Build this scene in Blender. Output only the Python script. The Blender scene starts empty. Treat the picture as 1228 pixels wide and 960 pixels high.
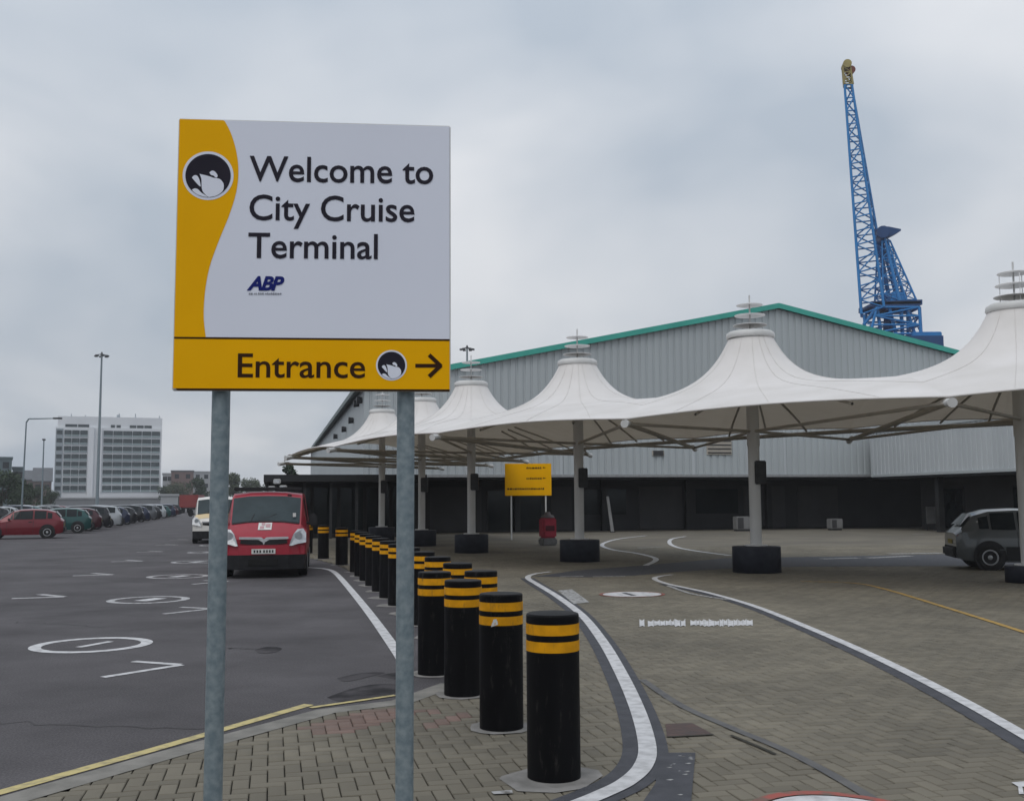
import bpy, bmesh, math, random
import numpy as np
from mathutils import Vector, Matrix
random.seed(7)
S = bpy.context.scene
COL = S.collection
R = math.radians

# ------------------------------------------------------------------ camera
FPX = 1250.0                      # focal length in photo pixels (1228 wide)
CAM = Vector((0, 0, 1.70))
cam_d = bpy.data.cameras.new('camera')
cam_d.sensor_width = 36.0
cam_d.lens = 36.0 * FPX / 1228.0
cam_d.clip_start = 0.05
cam_d.clip_end = 9000
cam = bpy.data.objects.new('camera', cam_d)
COL.objects.link(cam)
CR = Matrix.Rotation(R(90 + 5.484), 3, 'X') @ Matrix.Rotation(R(-0.35), 3, 'Z')
cam.matrix_world = Matrix.Translation(CAM) @ CR.to_4x4()
S.camera = cam

# ------------------------------------------------------------------ world: overcast
SUN_EL, SUN_AZ = 55.0, 205.0      # azimuth clockwise from +Y
W = bpy.data.worlds.new('World'); S.world = W; W.use_nodes = True
nt = W.node_tree; N = nt.nodes; L = nt.links
for n in list(N): N.remove(n)
out = N.new('ShaderNodeOutputWorld'); bg = N.new('ShaderNodeBackground')
bg.inputs['Strength'].default_value = 0.1
sky = N.new('ShaderNodeTexSky'); sky.sky_type = 'NISHITA'; sky.sun_disc = False
sky.sun_elevation = R(SUN_EL); sky.sun_rotation = R(SUN_AZ); sky.air_density = 1.2; sky.dust_density = 3
tc = N.new('ShaderNodeTexCoord')
sep = N.new('ShaderNodeSeparateXYZ'); L.new(tc.outputs['Generated'], sep.inputs[0])
# cloud deck: directions projected on a flat layer overhead
zc = N.new('ShaderNodeMath'); zc.operation = 'MAXIMUM'; zc.inputs[1].default_value = 0.0
L.new(sep.outputs['Z'], zc.inputs[0])
zs = N.new('ShaderNodeMath'); zs.operation = 'ADD'; zs.inputs[1].default_value = 0.28
L.new(zc.outputs[0], zs.inputs[0])
dv = N.new('ShaderNodeVectorMath'); dv.operation = 'DIVIDE'
L.new(tc.outputs['Generated'], dv.inputs[0])
cmb = N.new('ShaderNodeCombineXYZ')
for k in range(3): L.new(zs.outputs[0], cmb.inputs[k])
L.new(cmb.outputs[0], dv.inputs[1])
mp = N.new('ShaderNodeMapping'); mp.inputs['Location'].default_value = (11.9, -3.43, 0.0)
mp.inputs['Scale'].default_value = (1.0, 0.8, 0.0)
L.new(dv.outputs[0], mp.inputs['Vector'])
no = N.new('ShaderNodeTexNoise'); no.inputs['Scale'].default_value = 1.35; no.inputs['Detail'].default_value = 4
no.inputs['Roughness'].default_value = 0.45; no.inputs['Distortion'].default_value = 0.3
L.new(mp.outputs[0], no.inputs['Vector'])
rp = N.new('ShaderNodeValToRGB')
rp.color_ramp.elements[0].position = 0.38; rp.color_ramp.elements[0].color = (0.71, 0.805, 0.925, 1)
rp.color_ramp.elements[1].position = 0.65; rp.color_ramp.elements[1].color = (1.19, 1.22, 1.27, 1)
L.new(no.outputs['Fac'], rp.inputs[0])
# standard overcast luminance: (1 + 2 sin elevation) / 3
cie = N.new('ShaderNodeMath'); cie.operation = 'MULTIPLY_ADD'
cie.inputs[1].default_value = 3.6; cie.inputs[2].default_value = 5.0
L.new(zc.outputs[0], cie.inputs[0])
mul = N.new('ShaderNodeVectorMath'); mul.operation = 'SCALE'
L.new(rp.outputs[0], mul.inputs[0]); L.new(cie.outputs[0], mul.inputs['Scale'])
mx = N.new('ShaderNodeMixRGB'); mx.inputs[0].default_value = 0.96
L.new(sky.outputs[0], mx.inputs[1]); L.new(mul.outputs[0], mx.inputs[2])
L.new(mx.outputs[0], bg.inputs['Color']); L.new(bg.outputs[0], out.inputs['Surface'])

sd = bpy.data.lights.new('sun', 'SUN'); sd.energy = 0.8; sd.angle = R(40); sd.color = (1, 0.97, 0.93)
sun = bpy.data.objects.new('sun', sd); COL.objects.link(sun)
sdir = Vector((math.sin(R(SUN_AZ)) * math.cos(R(SUN_EL)), math.cos(R(SUN_AZ)) * math.cos(R(SUN_EL)), math.sin(R(SUN_EL))))
sun.rotation_euler = sdir.to_track_quat('Z', 'Y').to_euler()

S.view_settings.view_transform = 'Standard'; S.view_settings.look = 'None'
S.view_settings.exposure = 0.12; S.view_settings.gamma = 1.0
S.view_settings.use_curve_mapping = False
S.cycles.max_bounces = 6; S.cycles.diffuse_bounces = 3

# ------------------------------------------------------------------ survey helpers (photo pixel -> place)
def ray(px, py):
    return CR @ Vector(((px - 614) / FPX, -(py - 480) / FPX, -1))
def G(px, py, z=0.0):
    d = ray(px, py); t = (z - CAM.z) / d.z
    p = CAM + d * t
    return Vector((p.x, p.y, z))
def AT(px, py, Y):
    d = ray(px, py); return CAM + d * (Y / d.y)

# ------------------------------------------------------------------ materials
MATS = {}
def mat(name, c1, c2=None, scale=8.0, rough=0.7, bump=0.0, metal=0.0, detail=4, spec=0.3, bscale=None, coat=0.0, lo=0.35, hi=0.65, isl=0.0, stretch=None):
    if name in MATS: return MATS[name]
    m = bpy.data.materials.new(name); m.use_nodes = True
    n = m.node_tree.nodes; l = m.node_tree.links
    b = n['Principled BSDF']
    b.inputs['Roughness'].default_value = rough; b.inputs['Metallic'].default_value = metal
    b.inputs['Specular IOR Level'].default_value = spec
    b.inputs['Coat Weight'].default_value = coat
    tcn = n.new('ShaderNodeTexCoord'); vec = tcn.outputs['Object']
    if stretch:
        mpn = n.new('ShaderNodeMapping'); mpn.inputs['Scale'].default_value = stretch
        l.new(vec, mpn.inputs['Vector']); vec = mpn.outputs[0]
    if c2 is None: c2 = tuple(x * 0.8 for x in c1)
    t = n.new('ShaderNodeTexNoise'); t.inputs['Scale'].default_value = scale; t.inputs['Detail'].default_value = detail
    l.new(vec, t.inputs['Vector'])
    r = n.new('ShaderNodeValToRGB')
    r.color_ramp.elements[0].position = lo; r.color_ramp.elements[0].color = (*c1, 1)
    r.color_ramp.elements[1].position = hi; r.color_ramp.elements[1].color = (*c2, 1)
    l.new(t.outputs['Fac'], r.inputs[0])
    col = r.outputs[0]
    if isl > 0:
        g = n.new('ShaderNodeNewGeometry'); oi = n.new('ShaderNodeObjectInfo')
        a = n.new('ShaderNodeMath'); a.operation = 'ADD'
        l.new(g.outputs['Random Per Island'], a.inputs[0]); l.new(oi.outputs['Random'], a.inputs[1])
        fr = n.new('ShaderNodeMath'); fr.operation = 'FRACT'; l.new(a.outputs[0], fr.inputs[0])
        mr = n.new('ShaderNodeMapRange'); mr.inputs['To Min'].default_value = 1 - isl; mr.inputs['To Max'].default_value = 1 + isl
        l.new(fr.outputs[0], mr.inputs['Value'])
        vm = n.new('ShaderNodeVectorMath'); vm.operation = 'SCALE'
        l.new(col, vm.inputs[0]); l.new(mr.outputs[0], vm.inputs['Scale']); col = vm.outputs[0]
    l.new(col, b.inputs['Base Color'])
    if bump > 0:
        t2 = n.new('ShaderNodeTexNoise'); t2.inputs['Scale'].default_value = bscale or scale * 3; t2.inputs['Detail'].default_value = 3
        l.new(vec, t2.inputs['Vector'])
        bn = n.new('ShaderNodeBump'); bn.inputs['Strength'].default_value = bump; bn.inputs['Distance'].default_value = 0.01
        l.new(t2.outputs['Fac'], bn.inputs['Height']); l.new(bn.outputs[0], b.inputs['Normal'])
    MATS[name] = m
    return m

def glass_mat(name, c=(0.012, 0.017, 0.02), rough=0.06):
    return mat(name, c, tuple(x * 0.7 for x in c), 2.0, rough, spec=0.22)

# ------------------------------------------------------------------ mesh helpers
class MB:
    def __init__(s): s.v = []; s.f = []; s.sm = []
    def add(s, vs, fs, smooth=False):
        o = len(s.v); s.v += [tuple(v) for v in vs]
        for f in fs: s.f.append([i + o for i in f]); s.sm.append(smooth)
        return s
    def box(s, a, b, bev=0.0, M=None):
        x0, y0, z0 = a; x1, y1, z1 = b
        if bev <= 0:
            vs = [(x0,y0,z0),(x1,y0,z0),(x1,y1,z0),(x0,y1,z0),(x0,y0,z1),(x1,y0,z1),(x1,y1,z1),(x0,y1,z1)]
            fs = [(0,3,2,1),(4,5,6,7),(0,1,5,4),(1,2,6,5),(2,3,7,6),(3,0,4,7)]
        else:
            bm = bmesh.new(); bmesh.ops.create_cube(bm, size=1.0)
            for v in bm.verts:
                v.co = Vector(((x0+x1)/2 + v.co.x*(x1-x0), (y0+y1)/2 + v.co.y*(y1-y0), (z0+z1)/2 + v.co.z*(z1-z0)))
            bmesh.ops.bevel(bm, geom=bm.edges[:], offset=bev, segments=2, affect='EDGES')
            bm.verts.index_update()
            vs = [v.co.copy() for v in bm.verts]; fs = [[v.index for v in f.verts] for f in bm.faces]; bm.free()
        if M: vs = [M @ Vector(v) for v in vs]
        return s.add(vs, fs)
    def tube(s, p, q, r0, r1=None, n=10, caps=True):
        p = Vector(p); q = Vector(q); r1 = r0 if r1 is None else r1
        d = (q - p).normalized(); a = d.orthogonal().normalized(); b = d.cross(a)
        vs = []
        for c, r in ((p, r0), (q, r1)):
            for k in range(n):
                t = 2 * math.pi * k / n; vs.append(c + a * math.cos(t) * r + b * math.sin(t) * r)
        s.add(vs, [(k, (k+1) % n, n + (k+1) % n, n + k) for k in range(n)], True)
        if caps: s.add(vs[:n], [list(range(n))[::-1]]); s.add(vs[n:], [list(range(n))])
        return s
    def lathe(s, prof, c=(0,0,0), n=32, smooth=True):
        vs = []
        for r, z in prof:
            for k in range(n):
                t = 2*math.pi*k/n; vs.append((c[0]+r*math.cos(t), c[1]+r*math.sin(t), c[2]+z))
        fs = []
        for i in range(len(prof)-1):
            for k in range(n):
                fs.append((i*n+k, i*n+(k+1) % n, (i+1)*n+(k+1) % n, (i+1)*n+k))
        return s.add(vs, fs, smooth)
    def poly(s, pts): return s.add(pts, [list(range(len(pts)))])
    def prism(s, pts, d):
        n = len(pts); d = Vector(d); pts = [Vector(p) for p in pts]
        vs = pts + [p + d for p in pts]
        return s.add(vs, [list(range(n))[::-1], list(range(n, 2*n))] + [(k, (k+1) % n, n+(k+1) % n, n+k) for k in range(n)])
    def strip(s, pts, w, z=None, w2=None):
        """flat ribbon along ground points"""
        pts = [Vector((p[0], p[1], p[2] if z is None else z)) for p in pts]; n = len(pts); vs = []
        for i, p in enumerate(pts):
            t = (pts[min(i+1, n-1)] - pts[max(i-1, 0)]); t.z = 0; t.normalize(); nn = Vector((-t.y, t.x, 0))
            vs += [p + nn * w / 2, p - nn * (w2 if w2 is not None else w / 2)]
        return s.add(vs, [(2*i, 2*i+1, 2*i+3, 2*i+2) for i in range(n-1)])
    def mesh(s, name):
        me = bpy.data.meshes.new(name); me.from_pydata(s.v, [], s.f)
        me.polygons.foreach_set('use_smooth', s.sm); me.validate(); me.update()
        return me
    def build(s, name, m, parent=None, fix=False):
        me = s.mesh(name)
        if fix:
            bm = bmesh.new(); bm.from_mesh(me); bmesh.ops.remove_doubles(bm, verts=bm.verts[:], dist=1e-5)
            bmesh.ops.recalc_face_normals(bm, faces=bm.faces[:]); bm.to_mesh(me); bm.free()
        return link(name, me, m, parent)
def link(name, me, m, parent=None):
    o = bpy.data.objects.new(name, me); COL.objects.link(o)
    if m and not me.materials: me.materials.append(m)
    if parent: o.parent = parent
    return o
def empty(name, loc=(0,0,0), rz=0.0):
    o = bpy.data.objects.new(name, None); COL.objects.link(o); o.location = loc; o.rotation_euler = (0, 0, rz)
    o.empty_display_size = 0.2
    return o
def tag(o, label=None, cat=None, group=None, kind=None):
    if label: o['label'] = label
    if cat: o['category'] = cat
    if group: o['group'] = group
    if kind: o['kind'] = kind
    return o
def copy_tree(o, parent=None):
    c = o.copy(); COL.objects.link(c)
    if parent: c.parent = parent
    for ch in list(o.children): copy_tree(ch, c)
    return c
def smooth_path(pts, k=6):
    """Catmull-Rom through points"""
    P = [Vector(p) for p in pts]; P = [P[0]*2-P[1]] + P + [P[-1]*2-P[-2]]; o = []
    for i in range(1, len(P)-2):
        for j in range(k):
            t = j / k; a, b, c, d = P[i-1], P[i], P[i+1], P[i+2]
            o.append(0.5*((2*b)+(c-a)*t+(2*a-5*b+4*c-d)*t*t+(3*b-a-3*c+d)*t**3))
    o.append(P[-2]); return o

# ------------------------------------------------------------------ palette
M_asph = mat('asphalt', (0.096, 0.089, 0.094), (0.054, 0.051, 0.055), 60, 0.85, 0.5, detail=6, bscale=160)
def asphalt_patches(m):
    n = m.node_tree.nodes; l = m.node_tree.links; b = n['Principled BSDF']; src = b.inputs['Base Color'].links[0].from_socket
    tcn = n.new('ShaderNodeTexCoord')
    t = n.new('ShaderNodeTexNoise'); t.inputs['Scale'].default_value = 0.55; t.inputs['Detail'].default_value = 8; t.inputs['Roughness'].default_value = 0.62
    l.new(tcn.outputs['Object'], t.inputs['Vector'])
    r = n.new('ShaderNodeMapRange'); r.inputs['From Min'].default_value = 0.3; r.inputs['From Max'].default_value = 0.7
    r.inputs['To Min'].default_value = 0.66; r.inputs['To Max'].default_value = 1.30; l.new(t.outputs['Fac'], r.inputs['Value'])
    v = n.new('ShaderNodeTexVoronoi'); v.feature = 'F1'; v.inputs['Scale'].default_value = 22; l.new(tcn.outputs['Object'], v.inputs['Vector'])
    r2 = n.new('ShaderNodeMapRange'); r2.inputs['From Min'].default_value = 0.0; r2.inputs['From Max'].default_value = 0.16
    r2.inputs['To Min'].default_value = 1.5; r2.inputs['To Max'].default_value = 1.0; l.new(v.outputs['Distance'], r2.inputs['Value'])
    mm = n.new('ShaderNodeMath'); mm.operation = 'MULTIPLY'; l.new(r.outputs[0], mm.inputs[0]); l.new(r2.outputs[0], mm.inputs[1])
    sc_ = n.new('ShaderNodeVectorMath'); sc_.operation = 'SCALE'; l.new(src, sc_.inputs[0]); l.new(mm.outputs[0], sc_.inputs['Scale']); l.new(sc_.outputs[0], b.inputs['Base Color'])
asphalt_patches(M_asph)
M_ground = mat('far_ground', (0.09, 0.09, 0.085), (0.07, 0.07, 0.066), 0.3, 0.9)
M_brick = mat('block_paving', (0.178, 0.160, 0.123), (0.124, 0.112, 0.088), 0.45, 0.85, 0.4, detail=7, isl=0.13, bscale=90)
M_redbrick = mat('red_block', (0.185, 0.125, 0.105), (0.15, 0.11, 0.092), 3, 0.85, 0.4, isl=0.15, bscale=90)
M_bed = mat('jointing_sand', (0.045, 0.042, 0.034), (0.032, 0.031, 0.025), 6, 0.95)
M_farpave = mat('paving_distance', (0.165, 0.149, 0.118), (0.118, 0.107, 0.088), 0.45, 0.9, detail=8)
M_white = mat('white_paint', (0.56, 0.56, 0.57), (0.34, 0.34, 0.345), 9, 0.7, 0.3, detail=8, lo=0.42, hi=0.72)
M_wornwhite = mat('worn_white_paint', (0.36, 0.36, 0.36), (0.13, 0.125, 0.115), 14, 0.8, 0.2, detail=8, lo=0.45, hi=0.62)
M_halfwhite = mat('faded_white_paint', (0.42, 0.42, 0.43), (0.24, 0.235, 0.235), 12, 0.8, 0.2, detail=8, lo=0.45, hi=0.66)
M_orange = mat('orange_paint', (0.40, 0.25, 0.065), (0.23, 0.17, 0.08), 11, 0.8, 0.2, detail=8, lo=0.45, hi=0.66)
M_yline = mat('yellow_paint', (0.50, 0.42, 0.19), (0.30, 0.26, 0.15), 11, 0.75, 0.2, detail=8, lo=0.45, hi=0.66)
M_redpaint = mat('red_paint', (0.33, 0.08, 0.065), (0.14, 0.10, 0.08), 9, 0.8, detail=8)
M_tar = mat('tar', (0.065, 0.067, 0.078), (0.045, 0.047, 0.055), 7, 0.75, 0.4, detail=6, bscale=120)
M_kerb = mat('kerb_concrete', (0.23, 0.22, 0.20), (0.16, 0.155, 0.14), 5, 0.9, 0.3, detail=6)
M_conc = mat('concrete', (0.25, 0.24, 0.23), (0.165, 0.16, 0.15), 6, 0.9, 0.4, detail=6)
M_black = mat('black_bollard', (0.0045, 0.0045, 0.0055), (0.008, 0.008, 0.009), 5, 0.5, 0.05, spec=0.07, stretch=(1, 1, 0.2))
M_band = mat('yellow_band', (0.70, 0.32, 0.008), (0.55, 0.25, 0.008), 12, 0.55, spec=0.1)
M_galv = mat('galvanised', (0.155, 0.20, 0.225), (0.245, 0.29, 0.31), 22, 0.5, 0.08, 0.25, detail=6)
M_syel = mat('sign_yellow', (0.86, 0.43, 0.0), (0.81, 0.40, 0.0), 1.5, 0.55, spec=0.08)
M_swhite = mat('sign_white', (0.73, 0.755, 0.85), (0.71, 0.735, 0.83), 1.2, 0.5, spec=0.1)
M_ink = mat('sign_ink', (0.020, 0.018, 0.028), (0.026, 0.023, 0.034), 4, 0.6, spec=0.1)
M_brown = mat('sign_brown', (0.032, 0.013, 0.006), (0.04, 0.017, 0.007), 4, 0.6, spec=0.1)
M_blueink = mat('sign_blue', (0.010, 0.016, 0.14), (0.012, 0.02, 0.16), 4, 0.6, spec=0.1)
M_greyink = mat('sign_grey', (0.2, 0.21, 0.25), (0.22, 0.23, 0.27), 4, 0.5)
M_dkmetal = mat('dark_metal', (0.03, 0.032, 0.036), (0.045, 0.047, 0.05), 6, 0.5)
M_mast = mat('mast_white', (0.62, 0.62, 0.61), (0.5, 0.5, 0.49), 2, 0.5, stretch=(1, 1, 0.3))
M_cap = mat('cap_white', (0.80, 0.80, 0.80), (0.74, 0.74, 0.74), 2, 0.5)
M_strut = mat('strut_grey', (0.42, 0.385, 0.33), (0.36, 0.33, 0.285), 3, 0.6)
M_planter = mat('mast_base', (0.022, 0.025, 0.036), (0.034, 0.037, 0.05), 5, 0.6, 0.2)
M_clad = mat('cladding', (0.41, 0.445, 0.46), (0.385, 0.415, 0.43), 0.25, 0.55, stretch=(1, 1, 0.4), detail=3)
M_clad2 = mat('cladding_pale', (0.47, 0.50, 0.52), (0.43, 0.46, 0.48), 0.8, 0.55, stretch=(1, 1, 0.25), detail=6)
M_teal = mat('teal_trim', (0.06, 0.38, 0.31), (0.05, 0.33, 0.27), 1, 0.5)
M_dim = mat('dull_grey_paint', (0.20, 0.20, 0.20), (0.16, 0.16, 0.16), 3, 0.7)
M_roof = mat('roof_sheet', (0.3, 0.31, 0.31), (0.26, 0.27, 0.27), 0.5, 0.6)
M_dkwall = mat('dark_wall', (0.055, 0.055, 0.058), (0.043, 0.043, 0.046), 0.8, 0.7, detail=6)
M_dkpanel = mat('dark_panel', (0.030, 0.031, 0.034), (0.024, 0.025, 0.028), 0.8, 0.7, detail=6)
M_blackwall = mat('black_wall', (0.018, 0.019, 0.021), (0.026, 0.027, 0.029), 1, 0.6)
M_glass = glass_mat('dark_glass')
M_tyre = mat('tyre', (0.018, 0.018, 0.018), (0.025, 0.025, 0.025), 9, 0.85)
M_rim = mat('wheel_rim', (0.38, 0.39, 0.40), (0.3, 0.3, 0.31), 9, 0.4, metal=0.5)
M_plastic = mat('black_plastic', (0.014, 0.014, 0.016), (0.02, 0.02, 0.022), 8, 0.6)
M_lamp = mat('headlamp', (0.50, 0.52, 0.54), (0.34, 0.36, 0.39), 12, 0.12, spec=0.8)
M_tail = mat('tail_lamp', (0.25, 0.015, 0.012), (0.2, 0.012, 0.01), 6, 0.25)
M_plate = mat('number_plate', (0.62, 0.62, 0.6), (0.55, 0.55, 0.53), 6, 0.5)
M_chrome = mat('chrome', (0.62, 0.62, 0.63), (0.55, 0.55, 0.56), 6, 0.25, metal=0.6)
M_bark = mat('bark', (0.07, 0.055, 0.042), (0.05, 0.04, 0.03), 6, 0.9)
M_crane = mat('crane_blue', (0.018, 0.17, 0.43), (0.022, 0.20, 0.50), 0.4, 0.55)
M_craned = mat('crane_dark_blue', (0.012, 0.05, 0.15), (0.015, 0.06, 0.18), 0.4, 0.55)
M_cranetip = mat('crane_yellow', (0.36, 0.30, 0.10), (0.27, 0.22, 0.09), 0.8, 0.6)
def fabric_mat():
    m = bpy.data.materials.new('tent_fabric'); m.use_nodes = True
    n = m.node_tree.nodes; l = m.node_tree.links; b = n['Principled BSDF']
    tcn = n.new('ShaderNodeTexCoord'); t = n.new('ShaderNodeTexNoise'); t.inputs['Scale'].default_value = 0.9; t.inputs['Detail'].default_value = 7
    l.new(tcn.outputs['Object'], t.inputs['Vector'])
    r = n.new('ShaderNodeValToRGB'); r.color_ramp.elements[0].position = 0.3; r.color_ramp.elements[1].position = 0.75
    r.color_ramp.elements[0].color = (0.80, 0.775, 0.765, 1); r.color_ramp.elements[1].color = (0.67, 0.645, 0.62, 1)
    l.new(t.outputs['Fac'], r.inputs[0]); l.new(r.outputs[0], b.inputs['Base Color'])
    b.inputs['Roughness'].default_value = 0.6
    tr = n.new('ShaderNodeBsdfTranslucent'); tr.inputs['Color'].default_value = (0.55, 0.47, 0.36, 1)
    mxs = n.new('ShaderNodeMixShader'); mxs.inputs[0].default_value = 0.15
    l.new(b.outputs[0], mxs.inputs[1]); l.new(tr.outputs[0], mxs.inputs[2])
    l.new(mxs.outputs[0], n['Material Output'].inputs['Surface'])
    return m
M_fabric = fabric_mat()

# building axes: d1 runs into the distance, d2 to the right
D1 = Vector((-0.224, 0.9746, 0)); D2 = Vector((0.9746, 0.224, 0)); RZ = math.atan2(0.224, 0.9746)

# ================================================================== GROUND
g = MB().poly([(-4000, -600, -0.06), (4000, -600, -0.06), (4000, 7000, -0.06), (-4000, 7000, -0.06)]).build('ground', M_ground)
tag(g, kind='structure')
K = [G(0, 956), G(190, 902), G(380, 851), G(470, 840), G(530, 819)]
d = (K[1] - K[0]).normalized()
K = [K[0] - d * 9] + K
p = K[-1]
K += [p + D1 * .6 + D2*.42, p + D1 * 8 + D2*.42, p + D1 * 15.5 + D2*.35, Vector((-4.9, 28.8, 0)), Vector((-7.6, 35.5, 0)), Vector((-12.6, 47.2, 0)), Vector((-14.5, 60, 0)), Vector((-40, 170, 0)), Vector((-120, 520, 0))]
KX = np.array([k.x for k in K]); KY = np.array([k.y for k in K])
def kerb_x(y): return float(np.interp(y, KY, KX))
road = MB()
road.add([v for k in K for v in ((-320, k.y, 0), (k.x, k.y, 0))], [(2*i, 2*i+1, 2*i+3, 2*i+2) for i in range(len(K)-1)])
road = tag(road.build('road', M_asph), kind='structure')
YF = 38.0
bed = MB(); ys = [y for y in KY if y < YF] + [YF + 0.3]
bed.add([v for y in ys for v in ((kerb_x(y), y, -0.022), (45, y, -0.022))], [(2*i, 2*i+1, 2*i+3, 2*i+2) for i in range(len(ys)-1)])
paving = tag(bed.build('paving', M_bed), kind='structure')
far = MB(); ys = [YF] + [y for y in KY if y > YF and y < 100]
far.add([v for y in ys for v in ((kerb_x(y), y, -0.004), (70, y, -0.004))], [(2*i, 2*i+1, 2*i+3, 2*i+2) for i in range(len(ys)-1)])
tag(far.build('far_paving', M_farpave), kind='structure')

# herringbone block paving
U = 0.105
def brick_mesh(l, w, h=0.05, c=0.005, gap=0.007):
    a, b = l/2 - gap/2, w/2 - gap/2
    vs = [(-a,-b,-h),(a,-b,-h),(a,b,-h),(-a,b,-h),(-a,-b,-c),(a,-b,-c),(a,b,-c),(-a,b,-c),(-a+c,-b+c,0),(a-c,-b+c,0),(a-c,b-c,0),(-a+c,b-c,0)]
    fs = [(0,1,5,4),(1,2,6,5),(2,3,7,6),(3,0,4,7),(4,5,9,8),(5,6,10,9),(6,7,11,10),(7,4,8,11),(8,9,10,11)]
    return vs, fs
def brick_list():
    out = []
    rng = np.random.default_rng(3)
    n = 520
    ii, jj = np.meshgrid(np.arange(-80, 420), np.arange(20, 420), indexing='ij')
    ii = ii.ravel(); jj = jj.ravel(); k = (ii - jj) % 4
    H = (k == 0); V = (k == 3)
    lx = np.concatenate([(ii[H] + 1.0) * U, (ii[V] + 0.5) * U]); ly = np.concatenate([(jj[H] + 0.5) * U, (jj[V] + 1.0) * U])
    ver = np.concatenate([np.zeros(H.sum(), bool), np.ones(V.sum(), bool)])
    X = D2.x * lx + D1.x * ly; Y = D2.y * lx + D1.y * ly
    kx = np.interp(Y, KY, KX)
    # the wedge in view, with room to step to the side
    ok = (X > kx + 0.15) & (Y < YF + 0.1) & (X < 0.62 * Y + 1.5) & (Y > 3.6) & (X > -0.62 * Y - 1.0)
    return X[ok], Y[ok], ver[ok], rng
BX, BY, BV, rng = brick_list()
# which 300 show largest: nearest ones inside the frame
px = 614 + FPX * BX / BY * 1.0
py = 600 + FPX * 1.7 / BY
vis = (px > 5) & (px < 1223) & (py < 955)
order = np.argsort(np.where(vis, BY, 1e9))
ind = order[:300]; mask = np.ones(len(BX), bool); mask[ind] = False
bv, bf = brick_mesh(2*U, U)
me_b = MB().add(bv, bf).mesh('brick'); me_b.materials.append(M_brick)
RP = G(455, 862)
def is_red(x, y):
    q = Vector((x, y, 0)) - RP; u = q.dot(D2) / 0.75; v = q.dot(D1) / 0.42
    return u*u + v*v < 1.0 and math.sin(x*913.1 + y*477.7) > -0.45
me_br = me_b.copy(); me_br.materials.clear(); me_br.materials.append(M_redbrick)
for i in ind:
    o = bpy.data.objects.new('brick', me_br if is_red(BX[i], BY[i]) else me_b); COL.objects.link(o); o.parent = paving
    o.location = (BX[i], BY[i], float(rng.normal(0, 0.0012)))
    o.rotation_euler = (float(rng.normal(0, .006)), float(rng.normal(0, .006)), RZ + (math.pi/2 if BV[i] else 0))
def brick_stuff(sel, name, m):
    n = len(sel); base = np.array(bv); nv = len(base)
    ang = RZ + np.where(BV[sel], math.pi/2, 0); ca = np.cos(ang); sa = np.sin(ang)
    z0 = rng.normal(0, 0.0012, n); tx = rng.normal(0, .006, n); ty = rng.normal(0, .006, n)
    vx = base[None, :, 0]; vy = base[None, :, 1]
    V = np.empty((n, nv, 3))
    V[..., 0] = BX[sel][:, None] + vx * ca[:, None] - vy * sa[:, None]
    V[..., 1] = BY[sel][:, None] + vx * sa[:, None] + vy * ca[:, None]
    V[..., 2] = base[None, :, 2] + z0[:, None] + vx * tx[:, None] + vy * ty[:, None]
    F = (np.array(bf)[None] + (np.arange(n) * nv)[:, None, None]).reshape(-1, 4)
    me = bpy.data.meshes.new(name); me.vertices.add(n*nv); me.vertices.foreach_set('co', V.ravel())
    me.loops.add(F.size); me.loops.foreach_set('vertex_index', F.ravel())
    me.polygons.add(len(F)); me.polygons.foreach_set('loop_start', np.arange(0, F.size, 4)); me.polygons.foreach_set('loop_total', np.full(len(F), 4))
    me.update(); me.validate()
    tag(link(name, me, m, paving), kind='stuff')
rest = np.where(mask)[0]
redm = np.array([is_red(BX[i], BY[i]) for i in rest])
brick_stuff(rest[~redm], 'bricks', M_brick)
if redm.any(): brick_stuff(rest[redm], 'red_bricks', M_redbrick)

# kerb strip and edge lines
kp = K[0:7]
MB().strip(kp[:6], 0.02, 0.003, 0.21).build('kerb', M_kerb, road)
yl = [K[0], K[1], K[2], G(380, 846)]
MB().strip([q + Vector((-0.075, 0.05, 0)) for q in yl], 0.10, 0.005).build('painted_line', M_yline, road)
MB().strip([G(372, 849), G(420, 842), G(474, 834)], 0.06, 0.008).build('painted_line', M_yline, road)
wl = smooth_path([G(486, 798), G(474, 778), G(440, 731), G(412, 697), G(401, 686), G(393, 682.5), G(382, 681), G(366, 680)], 5)
MB().strip(wl, 0.13, 0.005).build('painted_line', M_white, road)
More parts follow.
